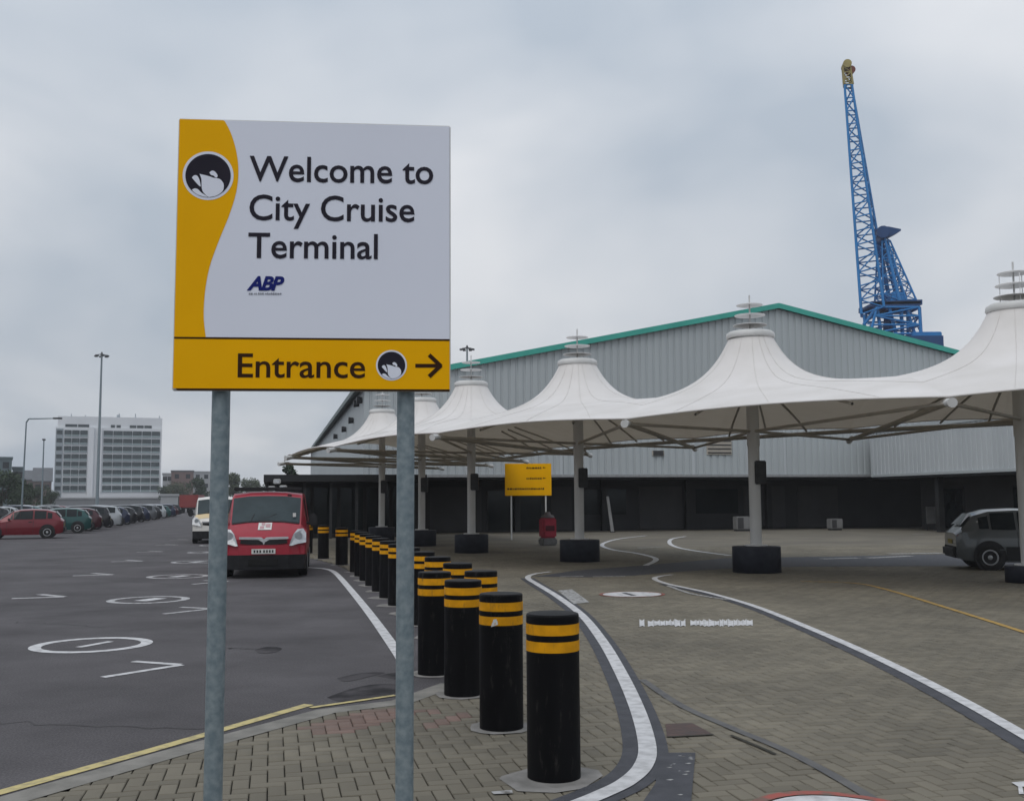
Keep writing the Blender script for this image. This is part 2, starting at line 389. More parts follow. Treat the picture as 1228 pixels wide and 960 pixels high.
# parking-bay circles and chevrons on the asphalt
def ring(c, r0, r1, z, e=1.0, n=48):
    m = MB(); vs = []
    for k in range(n):
        t = 2*math.pi*k/n
        for r in (r0, r1):
            q = D2 * math.cos(t) * r + D1 * math.sin(t) * r * e; vs.append((c.x+q.x, c.y+q.y, z))
    return m.add(vs, [(2*k, 2*k+1, (2*k+3) % (2*n), (2*k+2) % (2*n)) for k in range(n)])
c1 = G(110, 773); c2 = G(178, 719); step = c2 - c1
for k in range(6):
    c = c1 + step * k
    o = ring(c, 0.56, 0.70, 0.005).build('bay_circle', M_white if k < 1 else M_halfwhite, road)
    a = c + (G(94, 776) - c1); b = c + (G(133, 769) - c1)
    MB().strip([a, b], 0.10 if k == 0 else 0.28, 0.005).build('bay_number', M_white, o)
    P = [G(123, 812), G(218, 797), G(160, 793)]
    P = [q + step * k for q in P]
    m = MB().strip([P[0], P[1]], 0.10+.02*k, 0.005); m.strip([P[2], P[1] + (P[2]-P[1])*0.04], 0.10+.02*k, 0.0056)
    m.build('bay_chevron', M_white if k < 1 else M_halfwhite, road)
    Q = [G(14, 717.5), G(77, 715.5), G(48, 712.5)]
    Q = [q + step * k for q in Q]
    m = MB().strip([Q[0], Q[1]], 0.17, 0.005); m.strip([Q[2], Q[1] + (Q[2]-Q[1])*0.04], 0.17, 0.0056)
    m.build('bay_chevron', M_wornwhite if k > 2 else M_halfwhite, road)
# damp blotches, cracks and stains on the asphalt
M_damp = mat('damp_asphalt', (0.026, 0.025, 0.027), (0.066, 0.062, 0.066), 3.5, 0.85, 0.4, spec=0.1, detail=8, lo=0.42, hi=0.60)
M_crack = mat('asphalt_crack', (0.045, 0.043, 0.045), (0.075, 0.072, 0.074), 5, 0.9)
for bl in (((392, 836), (420, 826), (452, 820), (486, 822), (474, 831), (440, 837), (410, 841)), ((404, 813), (432, 807), (462, 806), (440, 812), (415, 817)), ((305, 779), (322, 775), (338, 777), (330, 782), (312, 783)), ((452, 810), (478, 806), (500, 809), (482, 815))):
    pts = smooth_path([G(*q) for q in bl] + [G(*bl[0])], 4)[:-1]
    MB().poly([(q.x, q.y, 0.0025) for q in pts]).build('damp_patch', M_damp, road)
rk = random.Random(21)
for a_, b_, w_ in (((-10, 866), (252, 874), .022), ((250, 775), (305, 778), .03), ((20, 745), (130, 752), .025), ((60, 690), (200, 700), .03), ((300, 720), (420, 712), .02)):
    n_ = 14; A_, B_ = G(*a_), G(*b_)
    MB().strip([A_.lerp(B_, k/n_) + Vector((rk.gauss(0, .03), rk.gauss(0, .05), 0)) for k in range(n_+1)], w_, 0.0022).build('crack', M_crack, road)
# markings on the block paving
def pave_strip(name, pts, w, m, z, k=6, w2=None):
    return MB().strip(smooth_path(pts, k) if k else pts, w, z, w2).build(name, m, paving)
L1 = [G(660, 685.5), G(640, 688.5), G(633, 693), G(645, 701), G(668, 715), G(697, 737), G(722, 768), G(744, 806), G(764, 850), G(776, 893), G(772, 918), G(752, 938), G(722, 953), G(690, 966), G(640, 985)]
pave_strip('tar_strip', L1[2:], 0.28, M_tar, 0.0045, w2=0.17)
pave_strip('painted_line', L1, 0.125, M_white, 0.010)
L2 = [G(806, 689), G(792, 691), G(785, 694), G(800, 700), G(850, 711), G(905, 727), G(975, 755), G(1050, 788), G(1140, 833), G(1228, 882), G(1300, 925)]
pave_strip('tar_strip', L2[3:], 0.10, M_tar, 0.0045, w2=0.19)
pave_strip('painted_line', L2, 0.12, M_white, 0.010)
pave_strip('painted_line', [G(800, 702), G(830, 712), G(872, 719)], 0.09, M_wornwhite, 0.0085)
pave_strip('painted_line', [G(775, 642), G(745, 645.5), G(728, 649.5), G(722, 654), G(735, 659), G(762, 663), G(783, 668), G(786, 672), G(774, 678)], 0.16, M_white, 0.008)
pave_strip('painted_line', [G(822, 643), G(806, 646), G(803, 651), G(812, 656), G(835, 660.5), G(876, 666)], 0.16, M_white, 0.008)
pave_strip('painted_line', [G(765, 657), G(796, 655.5)], 0.16, M_wornwhite, 0.008, 0)
# tarmac crossing band
tp = [G(640, 691), G(690, 684), G(780, 677), G(870, 669), G(1000, 667), G(1228, 662), G(1260, 678), G(1000, 679), G(900, 680), G(815, 685), G(760, 690), G(700, 692)]
MB().poly([(q.x, q.y, 0.004) for q in tp]).build('tar_band', M_tar, paving)
for a, b, w in ((G(672, 691.5), G(700, 691), 0.13), (G(711, 691.5), G(750, 691), 0.13)):
    MB().strip([a, b], w, 0.009).build('give_way_dash', M_wornwhite, paving)
m = MB().poly([(q.x, q.y, 0.006) for q in (G(669, 708), G(686, 706.5), G(707, 722), G(688, 724))]); m.build('paint_patch', M_wornwhite, paving)
# yellow line on the right, faint marks beyond
pave_strip('painted_line', [G(960, 697), G(1022, 699), G(1060, 706), G(1130, 727), G(1228, 758), G(1300, 783)], 0.09, M_orange, 0.008)
for a, b in (((1040, 669), (1092, 666.5)), ((1066, 664), (1130, 663)), ((1094, 640), (1108, 640)), ((985, 670), (1030, 669))):
    MB().strip([G(*a), G(*b)], 0.35, 0.008).build('paint_patch', M_wornwhite, paving)
# roundels
def roundel(c, r, e, dig):
    o = ring(c, r*0.91, r, 0.0075, e).build('speed_roundel_ring', M_redpaint, paving)
    n = 40
    MB().poly([(c.x + D2.x*math.cos(2*math.pi*k/n)*r*0.89 + D1.x*math.sin(2*math.pi*k/n)*r*e*0.89,
                c.y + D2.y*math.cos(2*math.pi*k/n)*r*0.89 + D1.y*math.sin(2*math.pi*k/n)*r*e*0.89, 0.0075) for k in range(n)]).build('speed_roundel_disc', M_white, o)
    for u, w in dig:
        a = c + D2*u*r - D1*0.5*r*e; b = c + D2*u*r + D1*0.52*r*e
        MB().strip([a, b], w*r, 0.0105).build('roundel_digit', M_tar, o)
roundel(G(758, 712.5), 0.60, 0.9, ((-0.1, 0.16),))
roundel(G(1052, 1008), 0.60, 1.5, ((0.28, 0.2),))
# worn lettering across the lane (not legible in the photo): broken strokes
rl = random.Random(5)
for x0, x1 in ((767, 773), (777, 812), (816, 822), (828, 898)):
    x = x0
    while x < x1 - 1:
        w = rl.uniform(3.5, 7.5); t0 = rl.uniform(2.6, 5.2); t1 = rl.uniform(2.6, 5.2); b0 = rl.uniform(3.0, 4.8)
        MB().poly([(q.x, q.y, 0.0075) for q in (G(x, 747+b0), G(x+w*.6, 747+b0*.7), G(x+w, 747+b0), G(x+w-0.4, 747-t1), G(x+w*.5, 747-t0*.6), G(x-0.2, 747-t0))]).build('road_lettering', M_white, paving)
        x += w + rl.uniform(0.15, 0.5)
# access cover, tar seam, patch beside the white line
mc = MB().poly([(q.x, q.y, 0.005) for q in (G(798, 868), G(830, 867), G(856, 881), G(800, 884))]).build('manhole_cover', mat('rusty_iron', (0.085, 0.052, 0.045), (0.06, 0.045, 0.042), 9, 0.7, 0.4), paving)
MB().strip([G(800, 884), G(856, 881)], 0.03, 0.007).build('manhole_rim', M_bed, mc)
pave_strip('tar_seam', [G(770, 815), G(815, 845), G(875, 872), G(935, 897), G(985, 922), G(1045, 957), G(1090, 985)], 0.075, mat('seam', (0.12, 0.118, 0.115), (0.085, 0.085, 0.088), 6, 0.8), 0.0065)
pave_strip('tar_seam_gap', [G(876, 882), G(905, 894), G(930, 905)], 0.03, M_bed, 0.0095)
tpp = MB().poly([(q.x, q.y, 0.0065) for q in (G(793, 903), G(834, 903), G(829, 960), G(818, 985), G(755, 985), G(786, 940))]).build('tar_patch', M_tar, paving)
rr = random.Random(9)
for _ in range(16):
    q = G(rr.uniform(800, 832), rr.uniform(906, 958)); s_ = rr.uniform(0.008, 0.03)
    MB().poly([(q.x-s_, q.y, .009), (q.x, q.y-s_*.5, .009), (q.x+s_*.8, q.y+.2*s_, .009), (q.x+.2*s_, q.y+s_*.6, .009)]).build('paint_fleck', M_wornwhite, tpp)
MB().poly([(q.x, q.y, .008) for q in (G(1213, 939), G(1235, 937), G(1236, 945), G(1226, 944), G(1228, 953), G(1222, 953), G(1221, 944))]).build('paint_patch', M_white, paving)
MB().poly([(q.x, q.y, .008) for q in (G(589, 950), G(614, 948), G(615, 952), G(592, 953))]).build('paint_patch', M_wornwhite, paving)

# ================================================================== BUILDINGS
def frame_obj(name, loc):
    return empty(name, loc, RZ)
def ribbed(w, top, z0, pitch=0.40, dep=0.05, y=0.0):
    """trapezoid ribbed sheet in local XZ, facing -y; top(x) gives the upper edge"""
    xs = []; x = 0.0
    while x < w - 0.01:
        for a, dd in ((0, 0), (pitch*0.60, 0), (pitch*0.68, dep), (pitch*0.92, dep)):
            if x + a < w: xs.append((x + a, dd))
        x += pitch
    xs.append((w, 0))
    m = MB(); vs = []
    for a, dd in xs: vs += [(a, y + dd, z0), (a, y + dd, top(a))]
    return m.add(vs, [(2*i, 2*i+2, 2*i+3, 2*i+1) for i in range(len(xs)-1)])
C0 = AT(437, 463, 52.4); EAVE = C0.z
ter = frame_obj('terminal_shed', (C0.x, C0.y, 0))
tag(ter, 'large grey ribbed-metal shed with teal roof edge and shallow gable behind the canopies', 'building')
HW = 22.9; APEX = AT(937, 370, 57.55).z
FASC = 3.05
top = lambda x: EAVE + (APEX - EAVE) * (1 - abs(x - HW) / HW)
ribbed(2*HW, top, FASC).build('gable_cladding', M_clad, ter)
LEN = 75
m = MB(); m.box((0, 0.13, FASC), (0.05, LEN, EAVE - 0.05)); m.box((2*HW-0.05, 0.05, FASC), (2*HW, LEN, EAVE-0.05)); m.box((0.06, LEN-0.1, 0), (2*HW-0.06, LEN, EAVE-0.1))
m.build('side_wall', M_clad, ter)
m = MB()
for xa, za, xb, zb in ((-0.35, EAVE + 0.02, HW, APEX + 0.1), (HW, APEX + 0.1, 2*HW + 0.35, EAVE + 0.02)):
    m.prism([(xa, -0.15, za), (xb, -0.15, zb), (xb, -0.15, zb + 0.12), (xa, -0.15, za + 0.12)], (0, LEN + 0.3, 0))
m.build('roof', M_roof, ter)
for xa, za, xb, zb in ((-0.4, EAVE - 0.06, HW, APEX + 0.02), (HW + 0.003, APEX + 0.02, 2*HW + 0.4, EAVE - 0.06)):
    MB().prism([(xa, -0.24, za - 0.03), (xb, -0.24, zb - 0.03), (xb, -0.24, zb + 0.26), (xa, -0.24, za + 0.26)], (0, 0.085, 0)).build('roof_verge_trim', M_teal, ter)
MB().box((-0.42, -0.1, EAVE - 0.14), (-0.3, LEN, EAVE + 0.12)).build('eave_gutter', mat('gutter_grey', (0.2, 0.24, 0.24)), ter)
for yy, zz in ((1.2, 6.9), (3.2, 6.9), (7, 6.3), (13, 6.2), (22, 6.3)):
    MB().tube((-0.02, yy, zz), (-0.3, yy, zz), 0.16, 0.2, 12).build('wall_vent', M_dkmetal, ter)
# fascia strip joints, vents
for x in (10.2, 17.6, 23.0):
    MB().box((x, -0.035, FASC), (x + 0.16, 0.05, 5.6)).build('cladding_flashing', M_clad2, ter)
MB().box((0, -0.10, FASC - 0.14), (2*HW, 0.05, FASC - 0.001)).build('fascia_drip', mat('drip', (0.30, 0.31, 0.32)), ter)
def on_gable(px, py):
    d = ray(px, py); o = Vector((C0.x, C0.y, 0)); n = D1
    t = (o - CAM).dot(n) / d.dot(n); p = CAM + d * t - o
    return p.dot(D2), p.z
for (xa, ya), (xb, yb) in (((847, 526), (877, 545)), ((782, 540), (796, 546))):
    x0, z1 = on_gable(xa, ya); x1, z0 = on_gable(xb, yb)
    v = MB().box((x0, -0.06, z0), (x1, 0.0, z1)).build('louvre_vent', M_strut, ter)
    for q in range(4):
        zz = z0 + (z1 - z0) * (q + 0.5) / 4
        MB().box((x0 + .04, -0.09, zz - 0.03), (x1 - .04, -0.062, zz + 0.03)).build('louvre_blade', M_dkwall, v)
# recessed ground floor
REC = 3.6
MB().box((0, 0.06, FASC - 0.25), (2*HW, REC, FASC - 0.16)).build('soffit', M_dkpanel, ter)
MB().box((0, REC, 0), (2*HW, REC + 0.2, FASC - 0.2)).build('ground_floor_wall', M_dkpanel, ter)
xx = 0.8; k = 0
rw = random.Random(4)
while xx < 26:
    w = rw.choice((1.2, 2.0, 2.6, 3.2)); kind = rw.random()
    if kind < 0.42:
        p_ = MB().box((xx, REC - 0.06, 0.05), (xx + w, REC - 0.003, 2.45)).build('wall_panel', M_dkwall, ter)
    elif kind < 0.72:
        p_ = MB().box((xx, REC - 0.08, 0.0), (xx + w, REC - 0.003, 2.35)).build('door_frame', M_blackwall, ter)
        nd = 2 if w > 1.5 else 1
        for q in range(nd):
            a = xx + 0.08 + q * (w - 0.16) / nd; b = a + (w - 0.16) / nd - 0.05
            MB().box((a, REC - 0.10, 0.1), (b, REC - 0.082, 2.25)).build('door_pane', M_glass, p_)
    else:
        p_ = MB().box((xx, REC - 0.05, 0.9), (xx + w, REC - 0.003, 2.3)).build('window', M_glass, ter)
    xx += w + rw.uniform(0.25, 0.9)
for x in (3.5, 8.5, 13.5, 18.5, 23.5):
    MB().box((x, REC - 0.5, 0), (x + 0.3, REC - 0.2, FASC - 0.26)).build('column', M_blackwall, ter)
MB().box((0, REC - 0.03, 0), (27, REC - 0.0031, 0.05)).build('plinth', M_blackwall, ter)

# right wing, running towards the viewer
wb = Vector((19.8, 57.6, 0)); 
wing = empty('terminal_wing', wb, RZ - math.pi/2)       # local x runs towards the viewer along -d1, face is local -y
tag(wing, 'low pale grey clad wing with dark ground floor behind the silver hatchback', 'building')
WL = 26; WH = 5.3
ribbed(WL, lambda x: WH, FASC - 0.05, 0.36, 0.04).build('wing_cladding', M_clad2, wing)
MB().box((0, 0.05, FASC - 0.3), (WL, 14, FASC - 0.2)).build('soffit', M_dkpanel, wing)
MB().box((0, 0.06, WH - 0.02), (WL + 0.05, 14, WH + 0.1)).build('roof', M_roof, wing)
MB().box((-0.0, -0.06, WH + 0.002), (WL, 0.055, WH + 0.18)).build('parapet_cap', M_clad, wing)
MB().box((WL - 0.05, 0.06, FASC - 0.2), (WL, 14, WH - 0.03)).build('end_wall', M_clad2, wing)
MB().box((0, -0.05, FASC - 0.18), (WL, 0.045, FASC - 0.052)).build('fascia_drip', M_clad, wing)
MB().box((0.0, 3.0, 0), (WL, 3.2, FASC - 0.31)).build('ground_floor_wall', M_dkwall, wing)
for x, w in ((2, 1.8), (7.5, 2.4), (13, 1.6), (19, 2.2)):
    p_ = MB().box((x, 2.92, 0), (x + w, 2.997, 2.3)).build('door', M_blackwall, wing)
    MB().box((x + 0.1, 2.89, 0.1), (x + w - 0.1, 2.917, 2.2)).build('door_pane', M_glass, p_)
for x in (5, 11, 17):
    MB().box((x, 0.4, 0), (x + 0.3, 0.7, FASC - 0.31)).build('column', M_blackwall, wing)

# low dark walkway building on the left
ax = AT(319, 569, 48.0)
an = frame_obj('covered_walkway', (ax.x, ax.y, 0))
tag(an, 'low black flat-roofed walkway building behind the row of bollards', 'building')
AW = 7.4; AH = ax.z
MB().box((-0.1, -0.3, AH - 0.32), (AW, 40, AH)).build('roof', M_blackwall, an)
MB().box((0.6, 1.4, 0), (AW, 39, AH - 0.33)).build('wall', M_blackwall, an)
for k in range(6):
    MB().box((0.5 + k * 1.2, 0.1, 0), (0.62 + k * 1.2, 0.22, AH - 0.33)).build('post', M_dkmetal, an)
for k in range(8):
    MB().box((0.05, 1.5 + k * 4.5, 0), (0.19, 1.64 + k * 4.5, AH - 0.33)).build('post', M_dkmetal, an)
for k in range(5):
    MB().box((1.0 + k * 1.25, 1.33, 0.2), (2.05 + k * 1.25, 1.397, AH - 0.6)).build('window_pane', M_glass, an)
def floodlight(px_, py_, Y, lab):
    p = AT(px_, py_, Y); e = empty('floodlight', p)
    tag(e, lab, 'floodlight', 'white floodlights on the dark walkway')
    MB().box((-0.16, -0.10, -0.11), (0.16, 0.06, 0.11), 0.03).build('lamp_housing', M_mast, e)
    MB().box((-0.13, -0.115, -0.08), (0.13, -0.102, 0.08)).build('lamp_glass', M_lamp, e)
    MB().tube((0, 0.06, 0), (0, 0.36, 0.05), 0.03).build('bracket', M_dkmetal, e)
floodlight(332.5, 577, 47.55, 'topmost white floodlight on the dark walkway corner above the red van')
floodlight(326, 585.5, 47.55, 'lower left white floodlight above the red van roof')
floodlight(340, 584.5, 47.55, 'lower right white floodlight above the red van roof')

# ================================================================== TENT CANOPIES
EZ = 3.47
masts = [(None), AT(1223, 480, 21.3), AT(902, 480, 24.7), AT(693, 480, 29.5), AT(565, 480, 34.8), AT(506, 480, 40.3), AT(458.5, 480, 45.3)]
Nn = {}; Ff = {}
def tip(px_, py_, z=3.3): return G(px_, py_, z)
Nn[1], Ff[1] = tip(1137, 483), tip(1020, 527)
Nn[2], Ff[2] = tip(752, 508), tip(832, 537)
Nn[3], Ff[3] = tip(525, 524), tip(705, 545)
Nn[4], Ff[4] = tip(401, 539.5), tip(628, 553)
mid = (masts[5] + masts[6]) / 2
Nn[5] = Vector((-8.0, 37.8, 3.3)); Ff[5] = Vector((-1.1, 47.7, 3.3))
Nn[6] = Vector((-9.6, 43.9, 3.3)); Ff[6] = Vector((-3.6, 51.4, 3.3))
Nn[0] = Vector((12.6, 14.2, 3.3)); Ff[0] = Vector((12.9, 25.4, 3.3))
RINGZ = 5.55; RR = 0.52
def inv_bil(P, A, B, C, D):
    # A: near-left.. parameters (a along, v across): P = (1-a)(1-v)A + a(1-v)B + (1-a)vC + avD
    a = np.full(len(P), .5); v = np.full(len(P), .5)
    for _ in range(12):
        Q = ((1-a)*(1-v))[:, None]*A + (a*(1-v))[:, None]*B + ((1-a)*v)[:, None]*C + (a*v)[:, None]*D
        da = (-(1-v))[:, None]*A + (1-v)[:, None]*B - v[:, None]*C + v[:, None]*D
        dvv = (-(1-a))[:, None]*A - a[:, None]*B + (1-a)[:, None]*C + a[:, None]*D
        r = P - Q; det = da[:, 0]*dvv[:, 1] - da[:, 1]*dvv[:, 0]
        a = a + (r[:, 0]*dvv[:, 1] - r[:, 1]*dvv[:, 0]) / det; v = v + (da[:, 0]*r[:, 1] - da[:, 1]*r[:, 0]) / det
    return a, v
def tent_h(x, y, i):
    c = masts[i]; P = np.stack([x, y], -1)
    A, B, C, D = (np.array((q.x, q.y)) for q in (Nn[i], Nn[i-1], Ff[i], Ff[i-1]))
    a, v = inv_bil(P, A, B, C, D)
    q = np.clip(1 - np.abs(2*v - 1), 0, 1)
    r = np.hypot(x - c.x, y - c.y)
    rise = 0.82 * np.sin(np.pi/2 * q) ** 1.0
    base = EZ - 0.06 + 0.20*np.clip(v, 0, 1) + rise + 0.10 * np.sin(np.pi * np.clip(a, 0, 1)) * (1 - q)
    return base + (RINGZ - EZ - 0.86) * np.exp(-1.72 * (np.maximum(r, RR) - RR)) * np.clip(q * 3, 0, 1) * (1 - np.clip(np.abs(2*a - 1), 0, 1) ** 6)
tent_names = {1: 'tall white cone canopy at the right edge above the silver hatchback',
              2: 'white cone canopy under the shed gable peak, second from the right edge',
              3: 'white cone canopy just right of the small yellow sign, third from the right',
              4: 'white cone canopy just right of the big sign panel',
              5: 'white cone canopy mostly hidden behind the right post of the big sign',
              6: 'farthest white cone canopy, left of the right post of the big sign'}
for i in range(1, 7):
    c = masts[i]; base = Vector((c.x, c.y, 0))
    t = empty('tent_canopy', base); tag(t, tent_names[i], 'canopy', 'white tensile cone canopies')
    quad = [Nn[i-1], Nn[i], Ff[i], Ff[i-1]]
    # polar fabric grid
    NR = 26; px_, py_ = [], []
    bpts = [quad[e].lerp(quad[(e+1) % 4], k/24) for e in range(4) for k in range(24)]; NA = len(bpts)
    for k in range(NA):
        th = math.atan2(bpts[k].y-c.y, bpts[k].x-c.x); dx, dy = math.cos(th), math.sin(th); best = math.hypot(bpts[k].x-c.x, bpts[k].y-c.y)
        for j in range(NR):
            s_ = (j/(NR-1)) ** 1.6; r = RR + (best - RR) * s_
            px_.append(c.x + dx*r); py_.append(c.y + dy*r)
    X = np.array(px_); Y = np.array(py_); Z = tent_h(X, Y, i)
    vs = [(x - c.x, y - c.y, z) for x, y, z in zip(X, Y, Z)]
    fs = []
    for k in range(NA):
        k2 = (k+1) % NA
        for j in range(NR-1): fs.append((k*NR+j, k*NR+j+1, k2*NR+j+1, k2*NR+j))
    MB().add(vs, fs, True).build('fabric', M_fabric, t)
    fr = np.linspace(0.0, 1.0, 15)
    for k in range(0, NA, 8):
        m = MB()
        q = bpts[k + 4]; dq = Vector((q.x-c.x, q.y-c.y, 0)); R0 = RR / dq.length
        f_ = R0 + (1-R0)*fr**1.4; xs = c.x + dq.x*f_; ysn = c.y + dq.y*f_; zz = tent_h(xs, ysn, i) + 0.004
        for j in range(14): m.tube((xs[j]-c.x, ysn[j]-c.y, zz[j]), (xs[j+1]-c.x, ysn[j+1]-c.y, zz[j+1]), 0.0045, n=5, caps=False)
        m.build('weld_seam', M_fabric, t)
    loc = lambda q, dz=0: (q.x - c.x, q.y - c.y, q.z + dz)
    # hems along the free edges
    for a, b in ((Nn[i-1], Nn[i]), (Ff[i-1], Ff[i])):
        n = 14; P = []
        xs = np.array([a.x + (b.x-a.x)*k/n for k in range(n+1)]); ysn = np.array([a.y + (b.y-a.y)*k/n for k in range(n+1)])
        zz = tent_h(xs, ysn, i)
        m = MB()
        for k in range(n):
            m.tube((xs[k]-c.x, ysn[k]-c.y, zz[k]), (xs[k+1]-c.x, ysn[k+1]-c.y, zz[k+1]), 0.022, n=6, caps=False)
        m.build('hem_cable', M_fabric, t)
    m = MB().tube(loc(Ff[i-1], 0.23), loc(Ff[i], 0.23), 0.06, n=8)
    m.build('edge_beam', M_strut, t)
    # cross beam under the valley with white tip nodes
    a = Nn[i]; b = Ff[i]; dn = (a - b).normalized()
    MB().tube(loc(a + dn*0.15), loc(b - dn*0.15), 0.055, n=8).build('cross_beam', M_strut, t)
    for q, sgn in ((a, 1), (b, -1)):
        MB().tube(loc(q + dn*sgn*0.30, -0.02), loc(q - dn*sgn*0.25, 0.03), 0.085, 0.06, n=10).build('beam_tip', M_mast, t)
    if i == 1:
        MB().tube(loc(Nn[0]), loc(Ff[0]), 0.055, n=8).build('cross_beam', M_strut, t)
    # rafters from the mast
    for q in quad:
        e = Vector(loc(q)); e.z = 3.3
        MB().tube(Vector((e.x, e.y, 0)).normalized()*0.14 + Vector((0, 0, 3.3)), e, 0.036, n=7).build('corner_beam', M_strut, t)
    # radial ribs following the underside
    for q in [Ff[i].lerp(Ff[i-1], f) for f in (0.25, 0.5, 0.75)] + [Nn[i].lerp(Nn[i-1], f) for f in (0.25, 0.75)]:
        fr = np.linspace(0.42, 0.99, 9); xs = c.x + (q.x-c.x)*fr; ysn = c.y + (q.y-c.y)*fr; zz = tent_h(xs, ysn, i) - 0.09
        m = MB()
        for k in range(8): m.tube((xs[k]-c.x, ysn[k]-c.y, zz[k]), (xs[k+1]-c.x, ysn[k+1]-c.y, zz[k+1]), 0.03, n=6, caps=False)
        m.build('rib', M_strut, t)
    # mast and fittings
    MB().tube((0, 0, 0.3), (0, 0, 2.95), 0.135, n=20).build('mast', M_mast, t)
    MB().tube((0, 0, 2.95), (0, 0, RINGZ + 0.02), 0.15, 0.13, n=20).build('mast_sleeve', M_mast, t)
    MB().box((-0.02, -0.22, 2.05), (0.24, 0.06, 2.6), 0.02).build('speaker_box', M_dkmetal, t)
    pl = MB().lathe([(0, 0), (0.56, 0), (0.56, 0.585)], n=40); pl.lathe([(0.56, 0.585), (0.55, 0.60), (0.17, 0.605), (0.0, 0.605)], n=40)
    if i == 1: pl.v = [(x*.8, y*.8, z*.55) for x, y, z in pl.v]
    pl = pl.build('mast_base', M_planter, t)
    MB().lathe([(0.135, .605), (0.26, .605), (0.26, .635), (0.135, .637)], n=24).build('base_plate', M_mast, pl).location.z = 0.0 if i > 1 else -0.272
    MB().lathe([(RR+0.03, RINGZ-0.03), (RR+0.055, RINGZ), (RR+0.04, RINGZ+0.09), (RR-0.02, RINGZ+0.13), (RR-0.05, RINGZ+0.10), (RR-0.05, RINGZ-0.03), (RR+0.03, RINGZ-0.03)], n=40).build('top_ring', M_mast, t)
    for k, (dz, r) in enumerate(((0.30, 0.40), (0.54, 0.36), (0.79, 0.31))):
        MB().lathe([(0.0, RINGZ+dz+0.015), (r, RINGZ+dz-0.02), (r+0.005, RINGZ+dz-.008), (0.0, RINGZ+dz+0.035)], n=28).build('cap_louvre', M_cap, t)
    for a in range(3 if i == 1 else 0):
        th = a*2*math.pi/3 + 0.5
        MB().tube((0.27*math.cos(th), 0.27*math.sin(th), RINGZ), (0.27*math.cos(th), 0.27*math.sin(th), RINGZ+0.79), 0.009, n=6).build('cap_rod', M_cap, t)
    MB().tube((0, 0, RINGZ), (0, 0, RINGZ+1.02), 0.02, n=6).build('finial', M_mast, t)

# ================================================================== CRANE
cr_base = AT(1065, 600, 130); CRB = Vector((cr_base.x, 130, 0))
crane = empty('dock_crane', CRB); tag(crane, 'tall blue lattice dock crane with yellow tip behind the shed roof', 'crane')
def cp(px_, py_, dy=0):
    q = AT(px_, py_, 130.0); return Vector((q.x, q.y + dy, q.z)) - CRB
def lattice(name, B, T, n, rc=0.18, rb=0.095, mt=M_crane):
    """B, T: four bottom and four top corners"""
    m = MB()
    for k in range(4): m.tube(B[k], T[k], rc, rc*0.8, 6)
    lev = [[B[k].lerp(T[k], 1 - (1 - j/n)**1.0) for k in range(4)] for j in range(n+1)]
    for j in range(n+1):
        for k in range(4): m.tube(lev[j][k], lev[j][(k+1) % 4], rb, n=5, caps=False)
    for j in range(n):
        for k in range(4):
            a, b = (k, (k+1) % 4) if j % 2 else ((k+1) % 4, k)
            m.tube(lev[j][a], lev[j+1][b], rb, n=5, caps=False)
    return m.build(name, mt, crane)
lattice('jib', [cp(1026, 380, -2.2), cp(1052, 372, -2.4), cp(1076, 372, 2.2), cp(1041, 376, 2.4)],
        [cp(1011, 104, -0.6), cp(1020, 104, -0.6), cp(1024, 104, 0.6), cp(1015, 104, 0.6)], 17)
lattice('slewing_frame', [cp(1034, 414, -2.4), cp(1096, 414, -2.4), cp(1098, 414, 2.4), cp(1038, 414, 2.4)],
        [cp(1044, 372, -2.2), cp(1094, 372, -2.2), cp(1096, 372, 2.2), cp(1046, 372, 2.2)], 4, 0.2, 0.13)
lattice('luffing_frame', [cp(1054, 366, -1.6), cp(1082, 366, -1.6), cp(1082, 366, 1.6), cp(1054, 366, 1.6)],
        [cp(1055, 290, -.8), cp(1062, 290, -.8), cp(1062, 290, .8), cp(1055, 290, .8)], 7, 0.12, 0.085)
lattice('back_stay', [cp(1084, 372, -1.4), cp(1098, 372, -1.4), cp(1098, 372, 1.4), cp(1084, 372, 1.4)],
        [cp(1058, 286, -.7), cp(1065, 290, -.7), cp(1065, 290, .7), cp(1058, 286, .7)], 8, 0.13, 0.075)
for dy in (-1.6, 1.6):
    MB().tube(cp(1057, 282, dy*.5), cp(1074, 368, dy), 0.16, 0.26, 8).build('mast_leg', M_crane, crane)
MB().tube(cp(1055, 281, -1.3), cp(1061, 281, 1.3), 0.8, 0.7, 12).build('sheave_block', M_craned, crane)
MB().prism([cp(1052, 274, -1), cp(1062, 274, -1), cp(1077, 277, -1), cp(1077, 279, -1), cp(1064, 286, -1), cp(1053, 290, -1)], (0, 2, 0)).build('sheave_frame', M_craned, crane)
m = MB()
for dy in (-2.2, 2.2):
    m.prism([cp(1038, 365, dy), cp(1098, 363, dy), cp(1098, 369, dy), cp(1080, 372, dy), cp(1038, 371, dy)], (0, 0.5, 0))
m.prism([cp(1040, 366, -2.2), cp(1096, 365, -2.2), cp(1096, 368, -2.2), cp(1040, 369, -2.2)], (0, 4.6, 0))
m.build('slewing_platform', M_craned, crane)
MB().prism([cp(1066, 352, -1.5), cp(1080, 354, -1.5), cp(1084, 364.5, -1.5), cp(1062, 364.5, -1.5)], (0, 3, 0)).build('driver_cab', M_crane, crane)
for a, b, r in (((1030, 380), (1032, 398), .3), ((1030, 392), (1046, 372), .38), ((1046, 372), (1050, 400), .42), ((1060, 371), (1068, 402), .42), ((1074, 371), (1076, 405), .45), ((1080, 371), (1091, 405), .4), ((1097, 371), (1099, 405), .2), ((1099, 405), (1084, 374), .15)):
    MB().tube(cp(*a, -1.8), cp(*b, -1.8), r*0.55, n=8).build('brace', M_crane, crane)
